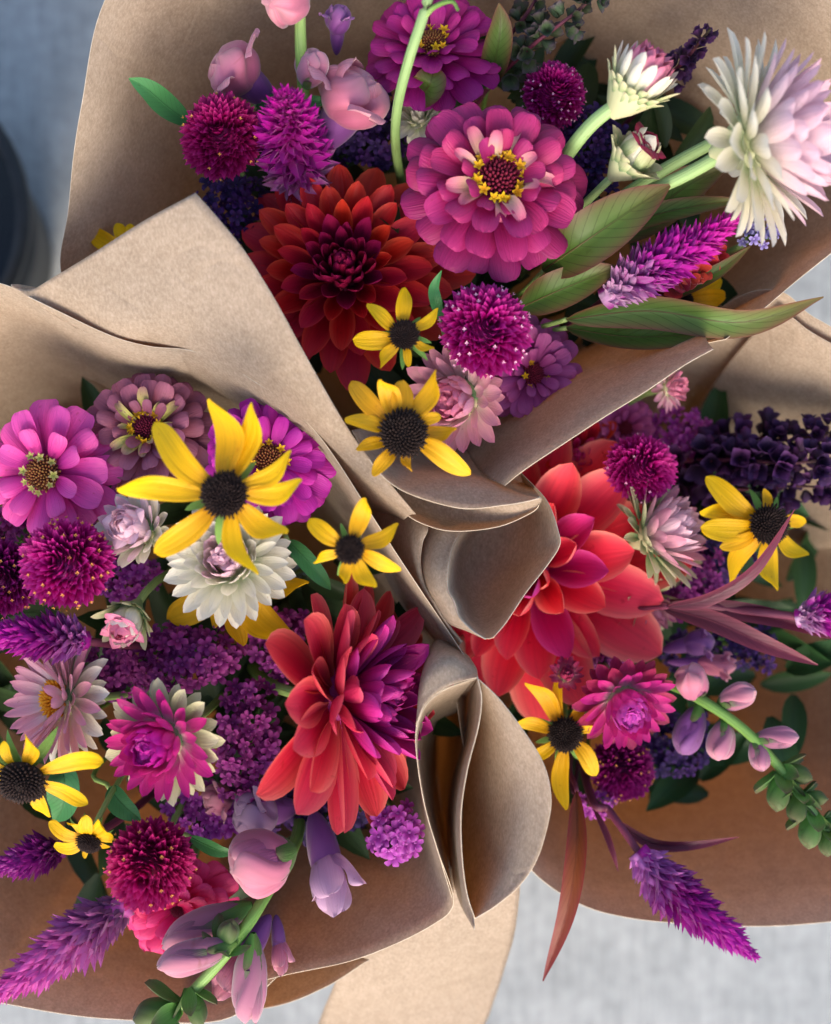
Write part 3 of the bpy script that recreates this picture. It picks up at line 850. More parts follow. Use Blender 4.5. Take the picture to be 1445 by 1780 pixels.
# ---- celosia spike
def celosia_mat(name, base, mid, tip):
    return petal_mat(name, [(0, base), (0.3, mid), (0.75, tip), (1, tip)], vein=0.0, trans=0.25, var=0.05, rough=0.35, axis='v', sheen=0.1)
CEL = celosia_mat('celosia_purple', '#cca4c4', '#a01890', '#b80c94')
CELP = celosia_mat('celosia_pink', '#8c5a80', '#bc5ca0', '#d04ca8')
CELM = celosia_mat('celosia_magenta', '#c87cc4', '#860a72', '#b00c98')
CELD = celosia_mat('celosia_dark', '#741464', '#881478', '#981888')
def celosia(label, bq, pts, Wp, mat=CEL, n=520, blunt=0.6, seed=0, stem_mat=None, spread=1.0, flen=0.36, via=None, stem_r=0.0018):
    """pts: the spike's axis from base to tip as (px, py, z)"""
    r = random.Random(seed + int(pts[0][0]))
    p = Plant('celosia', label, 'flower', 'celosia spikes', bq, *pts[0])
    inv = p.M.inverted()
    ax = [inv @ P(*c) for c in catmull(pts, 24)]
    W = p.m(Wp)
    geos = [petal_geo(prof=(0.5, 0.8), wid=0.36, base=0.8, bend=b, curl=-0.1, cup=1.2, nu=4, nv=2) for b in (0.25, 0.45)]
    mb = MB()
    def frame(t):
        u = t * 24
        i = min(int(u), 23)
        a = ax[i].lerp(ax[i + 1], u - i)
        d = (ax[min(i + 2, 24)] - ax[max(i - 1, 0)]).normalized()
        s = d.cross(Vector((0.2, 0.1, 1))).normalized()
        return a, d, s, d.cross(s)
    for k in range(n):
        t = (k + .5) / n
        a, d, s, q = frame(t)
        rad = W * (1 - t ** 2.0) ** blunt * (0.55 + 0.45 * min(1, t * 5))
        ang = k * 2.39996
        o = s * math.cos(ang) + q * math.sin(ang)
        tilt = (0.62 + 0.55 * t + r.uniform(-.12, .12)) if t < .97 else 1.4
        tilt = tilt / spread
        x = (o * math.cos(tilt) + d * math.sin(tilt)).normalized()
        y = d.cross(o).normalized()
        zz = x.cross(y)
        L = max(rad * 1.05, W * flen) * r.uniform(.8, 1.3)
        m = Matrix((( x.x, y.x, zz.x, 0), (x.y, y.y, zz.y, 0), (x.z, y.z, zz.z, 0), (0, 0, 0, 1)))
        m = Matrix.Translation(a + o * rad * 0.25) @ m @ Matrix.Scale(L, 4)
        v, f, uv = geos[k % 2]
        for tw in (0.0, 1.25, -1.25):
            mb.piece(v, f, [(uu, min(1, max(0, t + r.uniform(-.08, .08)))) for (uu, _) in uv], m @ Matrix.Rotation(tw * 0.55, 4, 'Z') @ Matrix.Rotation(tw, 4, 'X') @ Matrix.Scale(0.92 if tw else 1.0, 4))
    tag(p.part('spike_florets', mb.mesh('spike_florets', mat)), kind='stuff')
    p.part('spike_core', tube_mesh('core', ax, W * 0.42, mat, 8, W * 0.1))
    d0 = (P(*pts[1]) - P(*pts[0])).normalized()
    p.dir = d0
    p.stem(stem_mat or STEMR, rad=stem_r, start=-0.003, via=via)
    return p

# ---- leaves
def leaf(label, bq, pts, Wp, mat, name='leaf', fold=0.35, roll=0.0, seed=0, cat='leaf', group='single leaves among the blooms', prof=(0.6, 0.85), ruff=0.04, stem=True):
    """a blade along a curve of (px, py, z) points from its base to its tip"""
    r = random.Random(seed + int(pts[0][0]))
    o = bpy.data.objects.new(name, None)
    o.empty_display_size = 0.01
    B0 = P(*pts[0])
    o.location = B0
    link(o)
    tag(o, label, cat, group)
    n, nv = 22, 8
    crv = [P(*c) - B0 for c in catmull(pts, n)]
    W = pxm(Wp, pts[0][2]) * 0.5
    a, b = prof
    mx = (a / (a + b)) ** a * (b / (a + b)) ** b
    v, f, uv = [], [], []
    ph = r.uniform(0, 6)
    for i in range(n + 1):
        t = i / n
        d = (crv[min(i + 1, n)] - crv[max(i - 1, 0)]).normalized()
        s = d.cross(Vector((0, 0, 1))).normalized()
        s = Matrix.Rotation(roll, 3, d) @ s
        nr = s.cross(d)
        w = W * max((t ** a * (1 - t) ** b) / mx, 0.06)
        for j in range(nv + 1):
            q = 2 * j / nv - 1
            v.append(crv[i] + s * (q * w * math.cos(fold * 0.8)) + nr * (abs(q) * w * fold + ruff * W * math.sin(t * 14 + ph + q) * abs(q)))
            uv.append((t, j / nv))
    for i in range(n):
        for j in range(nv):
            k = i * (nv + 1) + j
            f.append((k, k + 1, k + nv + 2, k + nv + 1))
    add('blade', mesh_from('blade', v, f, mat, uv), o)
    add('midrib', tube_mesh('midrib', [c - Vector((0, 0, W * 0.03)) for c in crv[:-2]], max(W * 0.06, 0.0004), mat, 6, 0.0002), o)
    if stem:
        b_ = BASE[bq] + Vector((rnd.uniform(-.012, .012), rnd.uniform(-.012, .012), 0.001))
        d0 = (crv[1] - crv[0]).normalized()
        pts_ = [Vector((0, 0, 0)), -d0 * 0.015 + Vector((0, 0, -.03)), Vector((b_.x, b_.y, 0.2)) - B0, b_ - B0]
        add('stalk', tube_mesh('stalk', [Vector(c) for c in catmull([tuple(q) for q in pts_], 18)], 0.0011, STEMR if mat in (LEAFR, LEAFO) else STEM, 6), o)
    return o

# ---- small clustered flowers (statice)
STA = petal_mat('statice_purple', [(0, '#64145a'), (0.5, '#8c247e'), (1, '#ac4a9a')], vein=0.2, trans=0.25, var=0.2)
STD = petal_mat('statice_dark', [(0, '#22103a'), (0.5, '#321650'), (1, '#46246c')], vein=0.2, trans=0.2, var=0.25)
STM = petal_mat('statice_mauve', [(0, '#8a2088'), (0.5, '#b440b0'), (1, '#c868c4')], vein=0.2, trans=0.25, var=0.15)
STL = petal_mat('statice_lavender', [(0, '#5a4a90'), (0.5, '#8a7cc0'), (1, '#b8b0e0')], vein=0.2, trans=0.25, var=0.15)
def statice(label, bq, px, py, z, Rx, Ry, mat, n=34, size=16, seed=0, dome_h=0.6, cat='flower cluster'):
    r = random.Random(seed + int(px))
    p = Plant('statice', label, cat, 'statice clusters', bq, px, py, z)
    key = ('statice', mat.name)
    if key not in _cache:
        mb = MB()
        g1 = petal_geo(prof=(0.7, 0.4), wid=0.62, base=0.3, bend=0.5, curl=-1.3, cup=0.5, ruffle=0.12, nu=5, nv=4)
        for k in range(5):
            mb.piece(*g1, Matrix.Rotation(2 * math.pi * k / 5, 4, 'Z') @ Matrix.Translation((0.06, 0, 0)) @ Matrix.Rotation(-0.35 - 0.12 * (k % 2), 4, 'Y'))
        mb.piece(*tube([(0, 0, -1.2), (0, 0, -.5), (0, 0, 0.1)], 0.1, 6, 0.16))
        _cache[key] = mb.mesh('floret', mat)
    rx, ry = p.m(Rx), p.m(Ry)
    for k in range(n):
        q = math.sqrt((k + .5) / n)
        a = k * 2.39996
        x, y = q * math.cos(a), q * math.sin(a)
        q *= r.uniform(.75, 1.12); x *= r.uniform(.85, 1.15); y *= r.uniform(.85, 1.15)
        h = dome_h * min(rx, ry) * (1 - q * q) + r.uniform(-.008, .004)
        nr = Vector((x * .9 + r.uniform(-.7, .7), y * .9 + r.uniform(-.7, .7), 1)).normalized()
        m = Matrix.Translation((x * rx + r.uniform(-.001, .001), y * ry, h)) @ Vector((0, 0, 1)).rotation_difference(nr).to_matrix().to_4x4() @ Matrix.Rotation(r.uniform(0, 6), 4, 'Z') @ Matrix.Scale(p.m(size) * r.uniform(.8, 1.2), 4)
        p.part('floret', _cache[key], m)
    mb = MB()
    for k in range(9):
        a = k * 2.4
        q = math.sqrt((k + .5) / 9)
        mb.piece(*tube([(0, 0, -0.03), (q * math.cos(a) * rx * .5, q * math.sin(a) * ry * .5, -0.012), (q * math.cos(a) * rx, q * math.sin(a) * ry, -0.002)], 0.0006, 5))
    p.part('stalks', mb.mesh('stalks', STEM))
    p.stem(rad=0.0014, start=0.028)
    return p

# ---- dark basil / salvia spike
BAS = petal_mat('basil_purple', [(0, '#241228'), (0.5, '#3a1c42'), (1, '#5a3468')], vein=0.2, trans=0.15, var=0.3)
BASG = petal_mat('basil_green', [(0, '#2c3a2a'), (0.5, '#46583c'), (1, '#5c4a58')], vein=0.2, trans=0.15, var=0.3)
def basil(label, bq, pts, whorls, size, mat, per=6, seed=0, stem_mat=STEMR, via=None):
    r = random.Random(seed + int(pts[0][0]))
    p = Plant('basil_spike', label, 'flower spike', 'dark basil spikes', bq, *pts[0])
    inv = p.M.inverted()
    N = 4 * whorls
    ax = [inv @ P(*c) for c in catmull(pts, N)]
    key = ('calyx', mat.name)
    if key not in _cache:
        mb = MB()
        g1 = petal_geo(prof=(0.6, 0.5), wid=0.8, base=0.5, bend=0.5, curl=-0.5, cup=0.9, nu=5, nv=4)
        for k in range(4):
            mb.piece(*g1, Matrix.Rotation(math.pi / 2 * k, 4, 'Z') @ Matrix.Translation((0.05, 0, 0)) @ Matrix.Rotation(-0.85, 4, 'Y'))
        _cache[key] = mb.mesh('calyx', mat)
    p.part('spike_stem', tube_mesh('spike_stem', ax, 0.0011, stem_mat, 6, 0.0006))
    for w in range(whorls):
        c = ax[4 * w + 2]
        d = (ax[4 * w + 3] - ax[4 * w + 1]).normalized()
        s = d.cross(Vector((0.2, 0.1, 1))).normalized()
        q = d.cross(s)
        sc = p.m(size) * (1.1 - 0.5 * w / whorls)
        for k in range(per):
            a = 2 * math.pi * (k + 0.5 * (w % 2) + r.uniform(-.2, .2)) / per
            o = (s * math.cos(a) + q * math.sin(a) + d * r.uniform(.1, .5)).normalized()
            m = Matrix.Translation(c + o * sc * r.uniform(.15, .9) + d * sc * r.uniform(-.9, .9)) @ Vector((0, 0, 1)).rotation_difference(o).to_matrix().to_4x4() @ Matrix.Rotation(r.uniform(0, 6), 4, 'Z') @ Matrix.Scale(sc * r.uniform(.8, 1.15), 4)
            p.part('calyx', _cache[key], m)
    p.dir = (P(*pts[1]) - P(*pts[0])).normalized()
    p.stem(stem_mat, rad=0.0012, start=-0.001, via=via)
    return p

# ---- snapdragon
SNP = petal_mat('snap_pink', [(0, '#984674'), (0.45, '#c06484'), (0.75, '#d47c94'), (1, '#e29ca6')], edge='#d090ac', edge_amt=.5, vein=0.35, trans=0.25, var=0.07, sheen=0.35, rough=0.6)
SNL = petal_mat('snap_lavender', [(0, '#7a3c84'), (0.4, '#b084ac'), (1, '#cca4c0')], vein=0.15, trans=0.3, var=0.06, sheen=0.3, rough=0.6)
SNV = petal_mat('snap_purple', [(0, '#562464'), (0.5, '#7a3c86'), (1, '#a468a4')], vein=0.2, trans=0.25, var=0.08, sheen=0.3, rough=0.6)
SNB = petal_mat('snap_bud', [(0, '#5a6440'), (0.3, '#74425a'), (0.7, '#b06880'), (1, '#d08c98')], vein=0.2, trans=0.1, var=0.1, sheen=0.5, rough=0.65)
SNC = petal_mat('snap_calyx', [(0, '#5c8c34'), (0.6, '#4e7030'), (1, '#5a5038')], vein=0.2, trans=0.15, var=0.2, sheen=0.1, rough=0.6)
def bud_geo(mat, step=0.1, fat=0.66, blunt=2.4, lobes=4, seed=0):
    """closed snapdragon bud: a blunt pouch of overlapping lobes, along +X, unit length"""
    key = ('bud', mat.name, step, fat, blunt, lobes, seed)
    if key in _cache: return _cache[key]
    r = random.Random(seed + 11)
    off = [r.uniform(-.35, .35) for _ in range(lobes)]
    v, f, uv = [], [], []
    nu, nv = 18, 36
    for i in range(nu + 1):
        t = 0.5 - 0.5 * math.cos(math.pi * i / nu)
        rr = 0.5 * fat * max(0.02, (1 - abs(2 * t - 1) ** blunt)) ** (1 / 2.1)
        rr *= 0.72 + 0.38 * t
        for k in range(nv):
            a = 2 * math.pi * k / nv
            best = 0.0
            for q in range(lobes):
                d = ((a - q * 2 * math.pi / lobes - off[q] - 0.9 * t + 0.25 * math.sin(5 * t + q)) / (2 * math.pi)) % 1.0
                d *= lobes
                if d < 1.0:
                    best = max(best, d ** 0.7 * (1 - max(0, (d - 0.86) / 0.14)))
            lob = 1 + step * (best - 0.4) * min(1, t * 3) + 0.03 * math.sin(3 * a + 4 * t)
            tip = 0.05 * math.cos(2 * a + 0.4) * max(0, t - 0.6) / 0.4
            v.append((t - tip - 0.06 * step * 10 * (1 - best) * max(0, t - .7), rr * lob * math.cos(a) * 1.06, rr * lob * math.sin(a) + 0.12 * (t - 0.4) ** 2))
            uv.append((0.25 + 0.75 * t * (0.75 + 0.25 * best), 0.5 + 0.1 * (best - .5)))
    for i in range(nu):
        for k in range(nv):
            f.append((i * nv + k, i * nv + (k + 1) % nv, (i + 1) * nv + (k + 1) % nv, (i + 1) * nv + k))
    f.append(tuple(nu * nv + k for k in range(nv)))
    _cache[key] = mesh_from('bud', v, f, mat, uv)
    return _cache[key]

def orient(pos, d, up, L, ws=1.0):
    x = d.normalized()
    y = up.cross(x)
    if y.length < 1e-4: y = Vector((0, 1, 0)).cross(x)
    y.normalize()
    z = x.cross(y)
    m = Matrix(((x.x, y.x, z.x, 0), (x.y, y.y, z.y, 0), (x.z, y.z, z.z, 0), (0, 0, 0, 1)))
    return Matrix.Translation(pos) @ m @ Matrix.Diagonal((L, L * ws, L * ws, 1))

def folds(h, mat, r, sc, x0):
    """the overlapping lobes that close the mouth of a bud, each a part of it"""
    for k in range(5):
        me = petal(mat, prof=(0.5, 0.22), wid=0.95, base=0.7, bend=(-.45, -.3, -.6)[k % 3], curl=(-1.3, -1.0, -1.5)[k % 3], cup=-1.0, ruffle=0.07, nu=10, nv=8, seed=k)
        add('lobe', me, h, Matrix.Translation((x0, 0, 0)) @ Matrix.Rotation(k * 1.2566 + r.uniform(-.3, .3), 4, 'X') @ Matrix.Translation((.34 * sc, 0, .315 * sc)) @ Matrix.Rotation(R_(-r.uniform(4, 22)), 4, 'Y') @ Matrix.Scale(r.uniform(.55, .72) * sc, 4))

def snapdragon(label, bq, stem_pts, items, seed=0, rad=(0.0032, 0.0022), via=None):
    """stem_pts from top of the spike to lower stem. items: (kind, base (px,py,z), tip (px,py,z), material[, width factor])"""
    r = random.Random(seed)
    p = Plant('snapdragon', label, 'flower', 'snapdragon spikes', bq, *stem_pts[0])
    inv = p.M.inverted()
    ctrl = [tuple(P(*q)) for q in stem_pts]
    b = BASE[bq] + Vector((rnd.uniform(-.01, .01), rnd.uniform(-.01, .01), 0.001))
    ctrl += [(b.x, b.y, 0.15), tuple(b)]
    p.part('stem', tube_mesh('stem', [inv @ Vector(c) for c in catmull(ctrl, 40)], rad[1], STEM, 10, rad[0]))
    for it in items:
        kind, q0, q1, mat = it[:4]
        wf = it[4] if len(it) > 4 else 1.0
        a, c = inv @ P(*q0), inv @ P(*q1)
        d = c - a
        L = d.length
        up = Vector((0, 0, 1))
        if kind == 'bud':
            h = p.part('bud', bud_geo(mat, 0.34, 0.76, 2.6, 4, int(q0[0]) % 4), orient(a, d, up, L, wf))
            folds(h, mat, r, 1.0, 0.0)
            me = petal(SNC, prof=(0.6, 0.6), wid=0.7, base=0.5, bend=-0.55, curl=-0.2, cup=-0.8, nu=6, nv=4)
            for k in range(5):
                m = Matrix.Translation((-0.06, 0, 0)) @ Matrix.Rotation(2 * math.pi * k / 5 + 0.3, 4, 'X') @ Matrix.Translation((0, 0, 0.06)) @ Matrix.Rotation(-1.0, 4, 'Y') @ Matrix.Scale(0.5, 4)
                add('sepal', me, h, m)
        elif kind == 'green':
            h = p.part('bud', bud_geo(SNC, 0.1, 0.7, 2.0, 3), orient(a, d, up, L * .8, wf))
            me = petal(SNC, prof=(0.6, 0.55), wid=0.62, base=0.5, bend=0.6, curl=-0.1, cup=0.8, nu=6, nv=4)
            for k in range(5):
                m = Matrix.Translation((-0.05, 0, 0)) @ Matrix.Rotation(2 * math.pi * k / 5, 4, 'X') @ Matrix.Translation((0, 0, 0.08)) @ Matrix.Rotation(-0.55, 4, 'Y') @ Matrix.Scale(1.0, 4)
                add('sepal', me, h, m)
        elif kind == 'bloom':   # purple throat, swollen pouch, two upright ruffled lobes
            h = p.part('throat', bud_geo(SNV, 0.06, 0.42, 2.0, 3), orient(a, d, up, L * .85, wf))
            add('pouch', bud_geo(mat, 0.34, 0.98, 2.4, 4, int(q0[0]) % 4), h, Matrix.Translation((.42, 0, .03)) @ Matrix.Scale(.66, 4))
            folds(h, mat, r, .8, .36)
            me = petal(mat, prof=(0.7, 0.25), wid=0.95, base=0.4, bend=-0.3, curl=1.1, cup=0.5, ruffle=0.14, nu=9, nv=8, seed=2)
            for ra in (35, -40):
                add('lobe', me, h, Matrix.Rotation(R_(ra), 4, 'X') @ Matrix.Translation((.8, 0, .24)) @ Matrix.Rotation(R_(-58), 4, 'Y') @ Matrix.Scale(0.42, 4))
        else:   # open: long draped lobes
            h = p.part('throat', bud_geo(SNV, 0.1, 0.42, 2.0, 3), orient(a, d, up, L * .7, wf))
            me = petal(mat, prof=(0.6, 0.3), wid=0.62, base=0.5, bend=0.5, curl=-0.9, cup=-0.9, ruffle=0.12, nu=11, nv=8, seed=5)
            for ra, el, sc in ((0, 20, .8), (70, 12, .7), (-75, 25, .75), (35, -2, .95), (-30, -5, .9), (180, 0, .7)):
                add('lobe', me, h, Matrix.Rotation(R_(ra), 4, 'X') @ Matrix.Translation((.45, 0, .1)) @ Matrix.Rotation(R_(-el), 4, 'Y') @ Matrix.Scale(sc, 4))
    # small leaves along the stem
    return p

# ---- loose greenery low in each bouquet
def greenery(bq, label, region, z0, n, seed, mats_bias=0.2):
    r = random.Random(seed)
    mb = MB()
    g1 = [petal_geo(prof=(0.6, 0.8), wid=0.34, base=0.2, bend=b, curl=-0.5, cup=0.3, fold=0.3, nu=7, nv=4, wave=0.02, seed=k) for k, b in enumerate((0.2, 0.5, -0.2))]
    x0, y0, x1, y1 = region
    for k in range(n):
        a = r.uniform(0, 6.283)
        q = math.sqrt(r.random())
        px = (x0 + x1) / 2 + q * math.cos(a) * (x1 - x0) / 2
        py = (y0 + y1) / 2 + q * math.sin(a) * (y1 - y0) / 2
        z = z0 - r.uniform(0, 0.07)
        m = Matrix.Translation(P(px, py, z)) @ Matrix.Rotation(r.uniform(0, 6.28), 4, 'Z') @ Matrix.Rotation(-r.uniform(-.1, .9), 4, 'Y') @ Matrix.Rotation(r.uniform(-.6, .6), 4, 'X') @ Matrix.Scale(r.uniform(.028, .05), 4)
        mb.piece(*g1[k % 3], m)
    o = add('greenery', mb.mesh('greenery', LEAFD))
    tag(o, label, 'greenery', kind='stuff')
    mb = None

# ------------------------------------------------------------------ flower pigments
CRIM = petal_mat('zinnia_core', [(0, '#3c0418'), (0.7, '#6a0a2c'), (1, '#8c1440')], vein=0, trans=0, var=0.1, rough=0.7)
BROWNZ = petal_mat('zinnia_core_brown', [(0, '#4a2018'), (0.6, '#7a3a24'), (1, '#a8843c')], vein=0, trans=0, var=0.1, rough=0.7)
ZROSE = petal_mat('zinnia_rose', [(0, '#700c46'), (0.45, '#9c1458'), (1, '#b82e70')], edge='#8e1c5e', edge_amt=.4, vein=.28, trans=.2, var=.1)
ZROSED = petal_mat('zinnia_rose_deep', [(0, '#5c0840'), (0.5, '#88104e'), (1, '#9e2062')], edge='#7c165a', edge_amt=.4, vein=.28, trans=.2, var=.1)
ZROSEI = petal_mat('zinnia_rose_inner', [(0, '#cfc27a'), (0.4, '#d8b89a'), (0.75, '#d88a96'), (1, '#c4547e')], vein=.2, trans=.25, var=.08)
ZPINK = petal_mat('zinnia_pink', [(0, '#b01478'), (0.5, '#d8389c'), (1, '#e85cb0')], vein=.2, trans=.25, var=.1)
ZMAG = petal_mat('zinnia_magenta', [(0, '#7c0668'), (0.5, '#b01090'), (1, '#c228a6')], vein=.22, trans=.2, var=.1)
ZPUR = petal_mat('zinnia_purple', [(0, '#680446'), (0.5, '#9c0c70'), (1, '#b42484')], vein=.25, trans=.2, var=.12)
ZDUSK = petal_mat('zinnia_dusky', [(0, '#6a3034'), (0.5, '#8e4a60'), (1, '#a4607a')], vein=.25, trans=.2, var=.12)
ZDUSKI = petal_mat('zinnia_dusky_inner', [(0, '#98a040'), (0.6, '#bcb468'), (1, '#a87878')], vein=.2, trans=.2, var=.1)
ZMAU = petal_mat('zinnia_mauve', [(0, '#8a2a68'), (0.5, '#a84488'), (1, '#bc5c98')], vein=.22, trans=.2, var=.1)
ZHOT = petal_mat('hot_pink', [(0, '#b80848'), (0.5, '#e0206c'), (1, '#f04888')], vein=.2, trans=.25, var=.1)
DRED = petal_mat('dahlia_red', [(0, '#74041e'), (0.55, '#b40a26'), (1, '#cc2228')], edge='#e05038', edge_amt=.55, vein=.25, vein_n=14, trans=.22, var=.1)
DREDI = petal_mat('dahlia_red_inner', [(0, '#5c0630'), (0.6, '#8c0a40'), (1, '#a01450')], vein=.2, trans=.2, var=.12)
DCOR = petal_mat('dahlia_coral', [(0, '#a80a3c'), (0.5, '#cc1c40'), (1, '#dc4048')], edge='#f08070', edge_amt=.75, vein=.25, vein_n=14, trans=.22, var=.08)
DMIX = petal_mat('dahlia_coral_magenta', [(0, '#9c0844'), (0.5, '#bc1450'), (1, '#d03450')], edge='#e86878', edge_amt=.7, vein=.3, vein_n=14, trans=.22, var=.1)
DMAG = petal_mat('dahlia_magenta', [(0, '#8c0648'), (0.5, '#ac0e60'), (1, '#c4288c')], edge='#d24cae', edge_amt=.6, vein=.2, trans=.22, var=.1)
DBRI = petal_mat('dahlia_bright_coral', [(0, '#d80c44'), (0.5, '#f83054'), (1, '#ff5060')], edge='#ffa090', edge_amt=.95, vein=.22, vein_n=14, trans=.25, var=.06)
DBRM = petal_mat('dahlia_pink_back', [(0, '#b0085a'), (0.5, '#cc1874'), (1, '#dc3c98')], edge='#e870b8', edge_amt=.5, vein=.2, trans=.22, var=.08)
SW = petal_mat('straw_white', [(0, '#bccba0'), (0.35, '#e2dec8'), (1, '#ece6d8')], vein=.1, trans=.25, var=.03, rough=.3)
SWP = petal_mat('straw_white_pink', [(0, '#e6dcd4'), (0.4, '#ecd4d8'), (1, '#e4b4c6')], vein=.22, vein_n=10, trans=.25, var=.05, rough=.3)
SPB = petal_mat('straw_blush', [(0, '#e6dcd0'), (0.4, '#ecd8dc'), (1, '#e4bccc')], vein=.15, trans=.25, var=.05, rough=.3)
SP = petal_mat('straw_pink', [(0, '#f0d0d4'), (0.4, '#e8a0b8'), (1, '#dc7a9c')], vein=.18, trans=.25, var=.06, rough=.3)
SPP = petal_mat('straw_pale_pink', [(0, '#ecd8d0'), (0.45, '#eab4c0'), (1, '#de90ac')], vein=.18, trans=.25, var=.05, rough=.3)
SM = petal_mat('straw_magenta', [(0, '#ecc8d0'), (0.35, '#d84c9c'), (1, '#c0187c')], vein=.18, trans=.25, var=.06, rough=.3)
SMI = petal_mat('straw_magenta_inner', [(0, '#d83c98'), (0.5, '#d02c9c'), (1, '#bc1c98')], vein=.2, trans=.25, var=.06, rough=.3)
SMIP = petal_mat('straw_orchid', [(0, '#e884c8'), (0.5, '#e870c8'), (1, '#d048b8')], vein=.2, trans=.25, var=.06, rough=.3)
SWINE = petal_mat('straw_wine', [(0, '#d88aa0'), (0.5, '#b83c6c'), (1, '#94244c')], vein=.2, trans=.2, var=.08, rough=.35)
ORG = petal_mat('orange_disc', [(0, '#b85a04'), (0.6, '#e08808'), (1, '#f2aa1c')], vein=0, trans=0, var=.1, rough=.7)
COCK = petal_mat('cockscomb_red', [(0, '#8c0818'), (0.5, '#b81424'), (1, '#d02c38')], vein=.2, trans=.15, var=.15, sheen=.4)

# ------------------------------------------------------------------ bouquet with the pink zinnia (A)
greenery('A', 'dark low leaves between the stems of the bouquet with the white strawflower', (420, 80, 1220, 760), .385, 120, 3)
zinnia('large rose pink zinnia with yellow stamens and crimson centre', 'A', 862, 318, .452, 168, [ZROSED, ZROSE, ZROSE, ZROSE], CRIM, 10, 40, inner=ZROSEI, n_inner=11, core_r=.235, stam=16, wid=.46)
dahlia('deep red dahlia half in shade beside the rose pink zinnia', 'A', 600, 478, .400, 208, [(.52, DRED), (1, DREDI)], 6, 100, n=110, e0=-8, L0=.8, wid=.44)
susan('small yellow black-eyed susan lying over the deep red dahlia', 'A', 703, 583, .462, 27, [(93, 92), (36, 78), (-28, 58), (-80, 58), (228, 74), (190, 96), (143, 88)], 5, 90)
susan('yellow black-eyed susan with ragged petals resting on the curled paper lip', 'A', 700, 754, .475, 43, [(57, 132, 1.05), (92, 100, 1.3), (112, 108, 1.1), (138, 142, .7), (165, 110, 1.1), (200, 88, 1.1), (238, 92, 1.05), (278, 72, 1.3), (-27, 142, .9), (3, 98, 1.1), (30, 80)], 5, 30, mat=YELD, sep=False)
amaranth('magenta globe amaranth beside the small susan on the red dahlia', 'A', 843, 576, .452, 82, AMB, 12, 40, seed=3)
amaranth('crimson globe amaranth beside the green pointed leaf', 'A', 387, 240, .435, 74, AMR, 8, 90, seed=1, tips=16)
amaranth('magenta globe amaranth half hidden behind the rose pink zinnia', 'A', 962, 168, .41, 58, AMB, 20, 70, seed=3)
strawflower('pink and white strawflower behind the ragged black-eyed susan', 'A', 797, 692, .434, 114, [(.3, SPP), (.62, SPP), (1, SP)], 30, 200, closed=.8, n=95, e0=-10, seed=2, L0=.66)
zinnia('mauve zinnia half hidden under the magenta globe amaranth', 'A', 925, 650, .405, 100, [ZMAU], CRIM, 15, -30, n_inner=0, stam=4, ruffle=.03)
zinnia('deep purple zinnia behind the pale curved stem', 'A', 752, 82, .415, 128, [ZPUR], BROWNZ, 25, 100, stam=9, core_r=.2, inner=None)
celosia('short plump purple celosia spike beside the crimson globe amaranth', 'A', [(520, 330, .385), (514, 270, .42), (504, 215, .455), (496, 168, .475)], 62, CEL, n=230, blunt=.65, spread=1.15)
celosia('long purple celosia spike lying over the red cockscomb', 'A', [(1052, 520, .43), (1130, 470, .442), (1210, 425, .45), (1288, 374, .455)], 52, CEL, n=210, blunt=.62, via=[(1000, 560, .40), (930, 600, .36)])
strawflower('big white strawflower seen from the side, leaning out over the paper', 'A', 1322, 245, .475, 178, [(.42, SW), (.68, SPB), (1, SWP)], 66, 8, n=132, e0=-48, e1=72, flat=.6, closed=.12, bprof=(.7, .5), wid=.3, disc=ORG, L0=.74, L1=.66, rec=.36, stem_mat=STEMP, via=[(1190, 305, .452), (1100, 345, .437), (985, 400, .41), (900, 460, .36)], tscale=.42, stem_r=.0027, depth=.34)
strawflower('white strawflower partly hidden behind the big white strawflower', 'A', 1300, 215, .435, 75, [(.3, SW), (1, SP)], 80, 30, n=80, e0=-30, e1=80, flat=.55, closed=.3, wid=.3, stem_mat=STEMP, via=[(1180, 280, .43), (1100, 330, .42), (980, 420, .36)], stem_r=.0026)
strawflower('half open strawflower bud with pink tip and scaly white cup', 'A', 1102, 150, .46, 98, [(.42, SBR), (.55, SW), (1, SP)], 62, 52, n=125, e0=8, e1=88, closed=.5, wid=.26, tscale=.28, L0=.6, L1=.68, rec=.5, depth=.5, cup=.4, stem_mat=STEMP, via=[(1030, 215, .45), (985, 270, .435), (930, 350, .38)], stem_r=.003)
strawflower('closed pale strawflower bud with wine red tip', 'A', 1095, 278, .445, 74, [(.5, SBR), (.7, SW), (1, SWINE)], 55, 40, n=80, e0=30, e1=90, closed=1.0, wid=.34, tscale=.5, L0=.8, L1=.9, rec=.5, depth=.5, cup=.45, stem_mat=STEMP)
strawflower('small cream strawflower tucked behind the pale curved stem', 'A', 728, 205, .41, 58, [(.5, SW), (1, SW)], 20, 110, n=70, closed=.3)
snapdragon('pink snapdragon spike on a green stem beside the deep purple zinnia', 'A', [(522, -40, .45), (522, 40, .448), (526, 130, .435), (540, 230, .405), (600, 330, .33)], [
    ('bud', (530, -10, .445), (470, 12, .455), SNP, 1.3), ('bloom', (478, 180, .41), (368, 88, .43), SNP, 1.2), ('bud', (533, 150, .432), (548, 88, .444), SNB, 1.0),
    ('bloom', (585, 95, .415), (590, 0, .43), SNV, .8), ('bloom', (560, 260, .41), (645, 118, .435), SNP, 1.2), ('bloom', (520, 250, .40), (572, 235, .41), SNL, 1.0)], 1)
o = leaf('slender blue green leaf standing off beside the crimson globe amaranth', 'A', [(330, 215, .42), (290, 185, .43), (255, 155, .44), (224, 136, .445)], 44, LEAFB)
leaf('narrow green leaf behind the short plump celosia', 'A', [(445, 185, .415), (490, 175, .42), (540, 178, .425), (582, 172, .425)], 30, LEAFB)
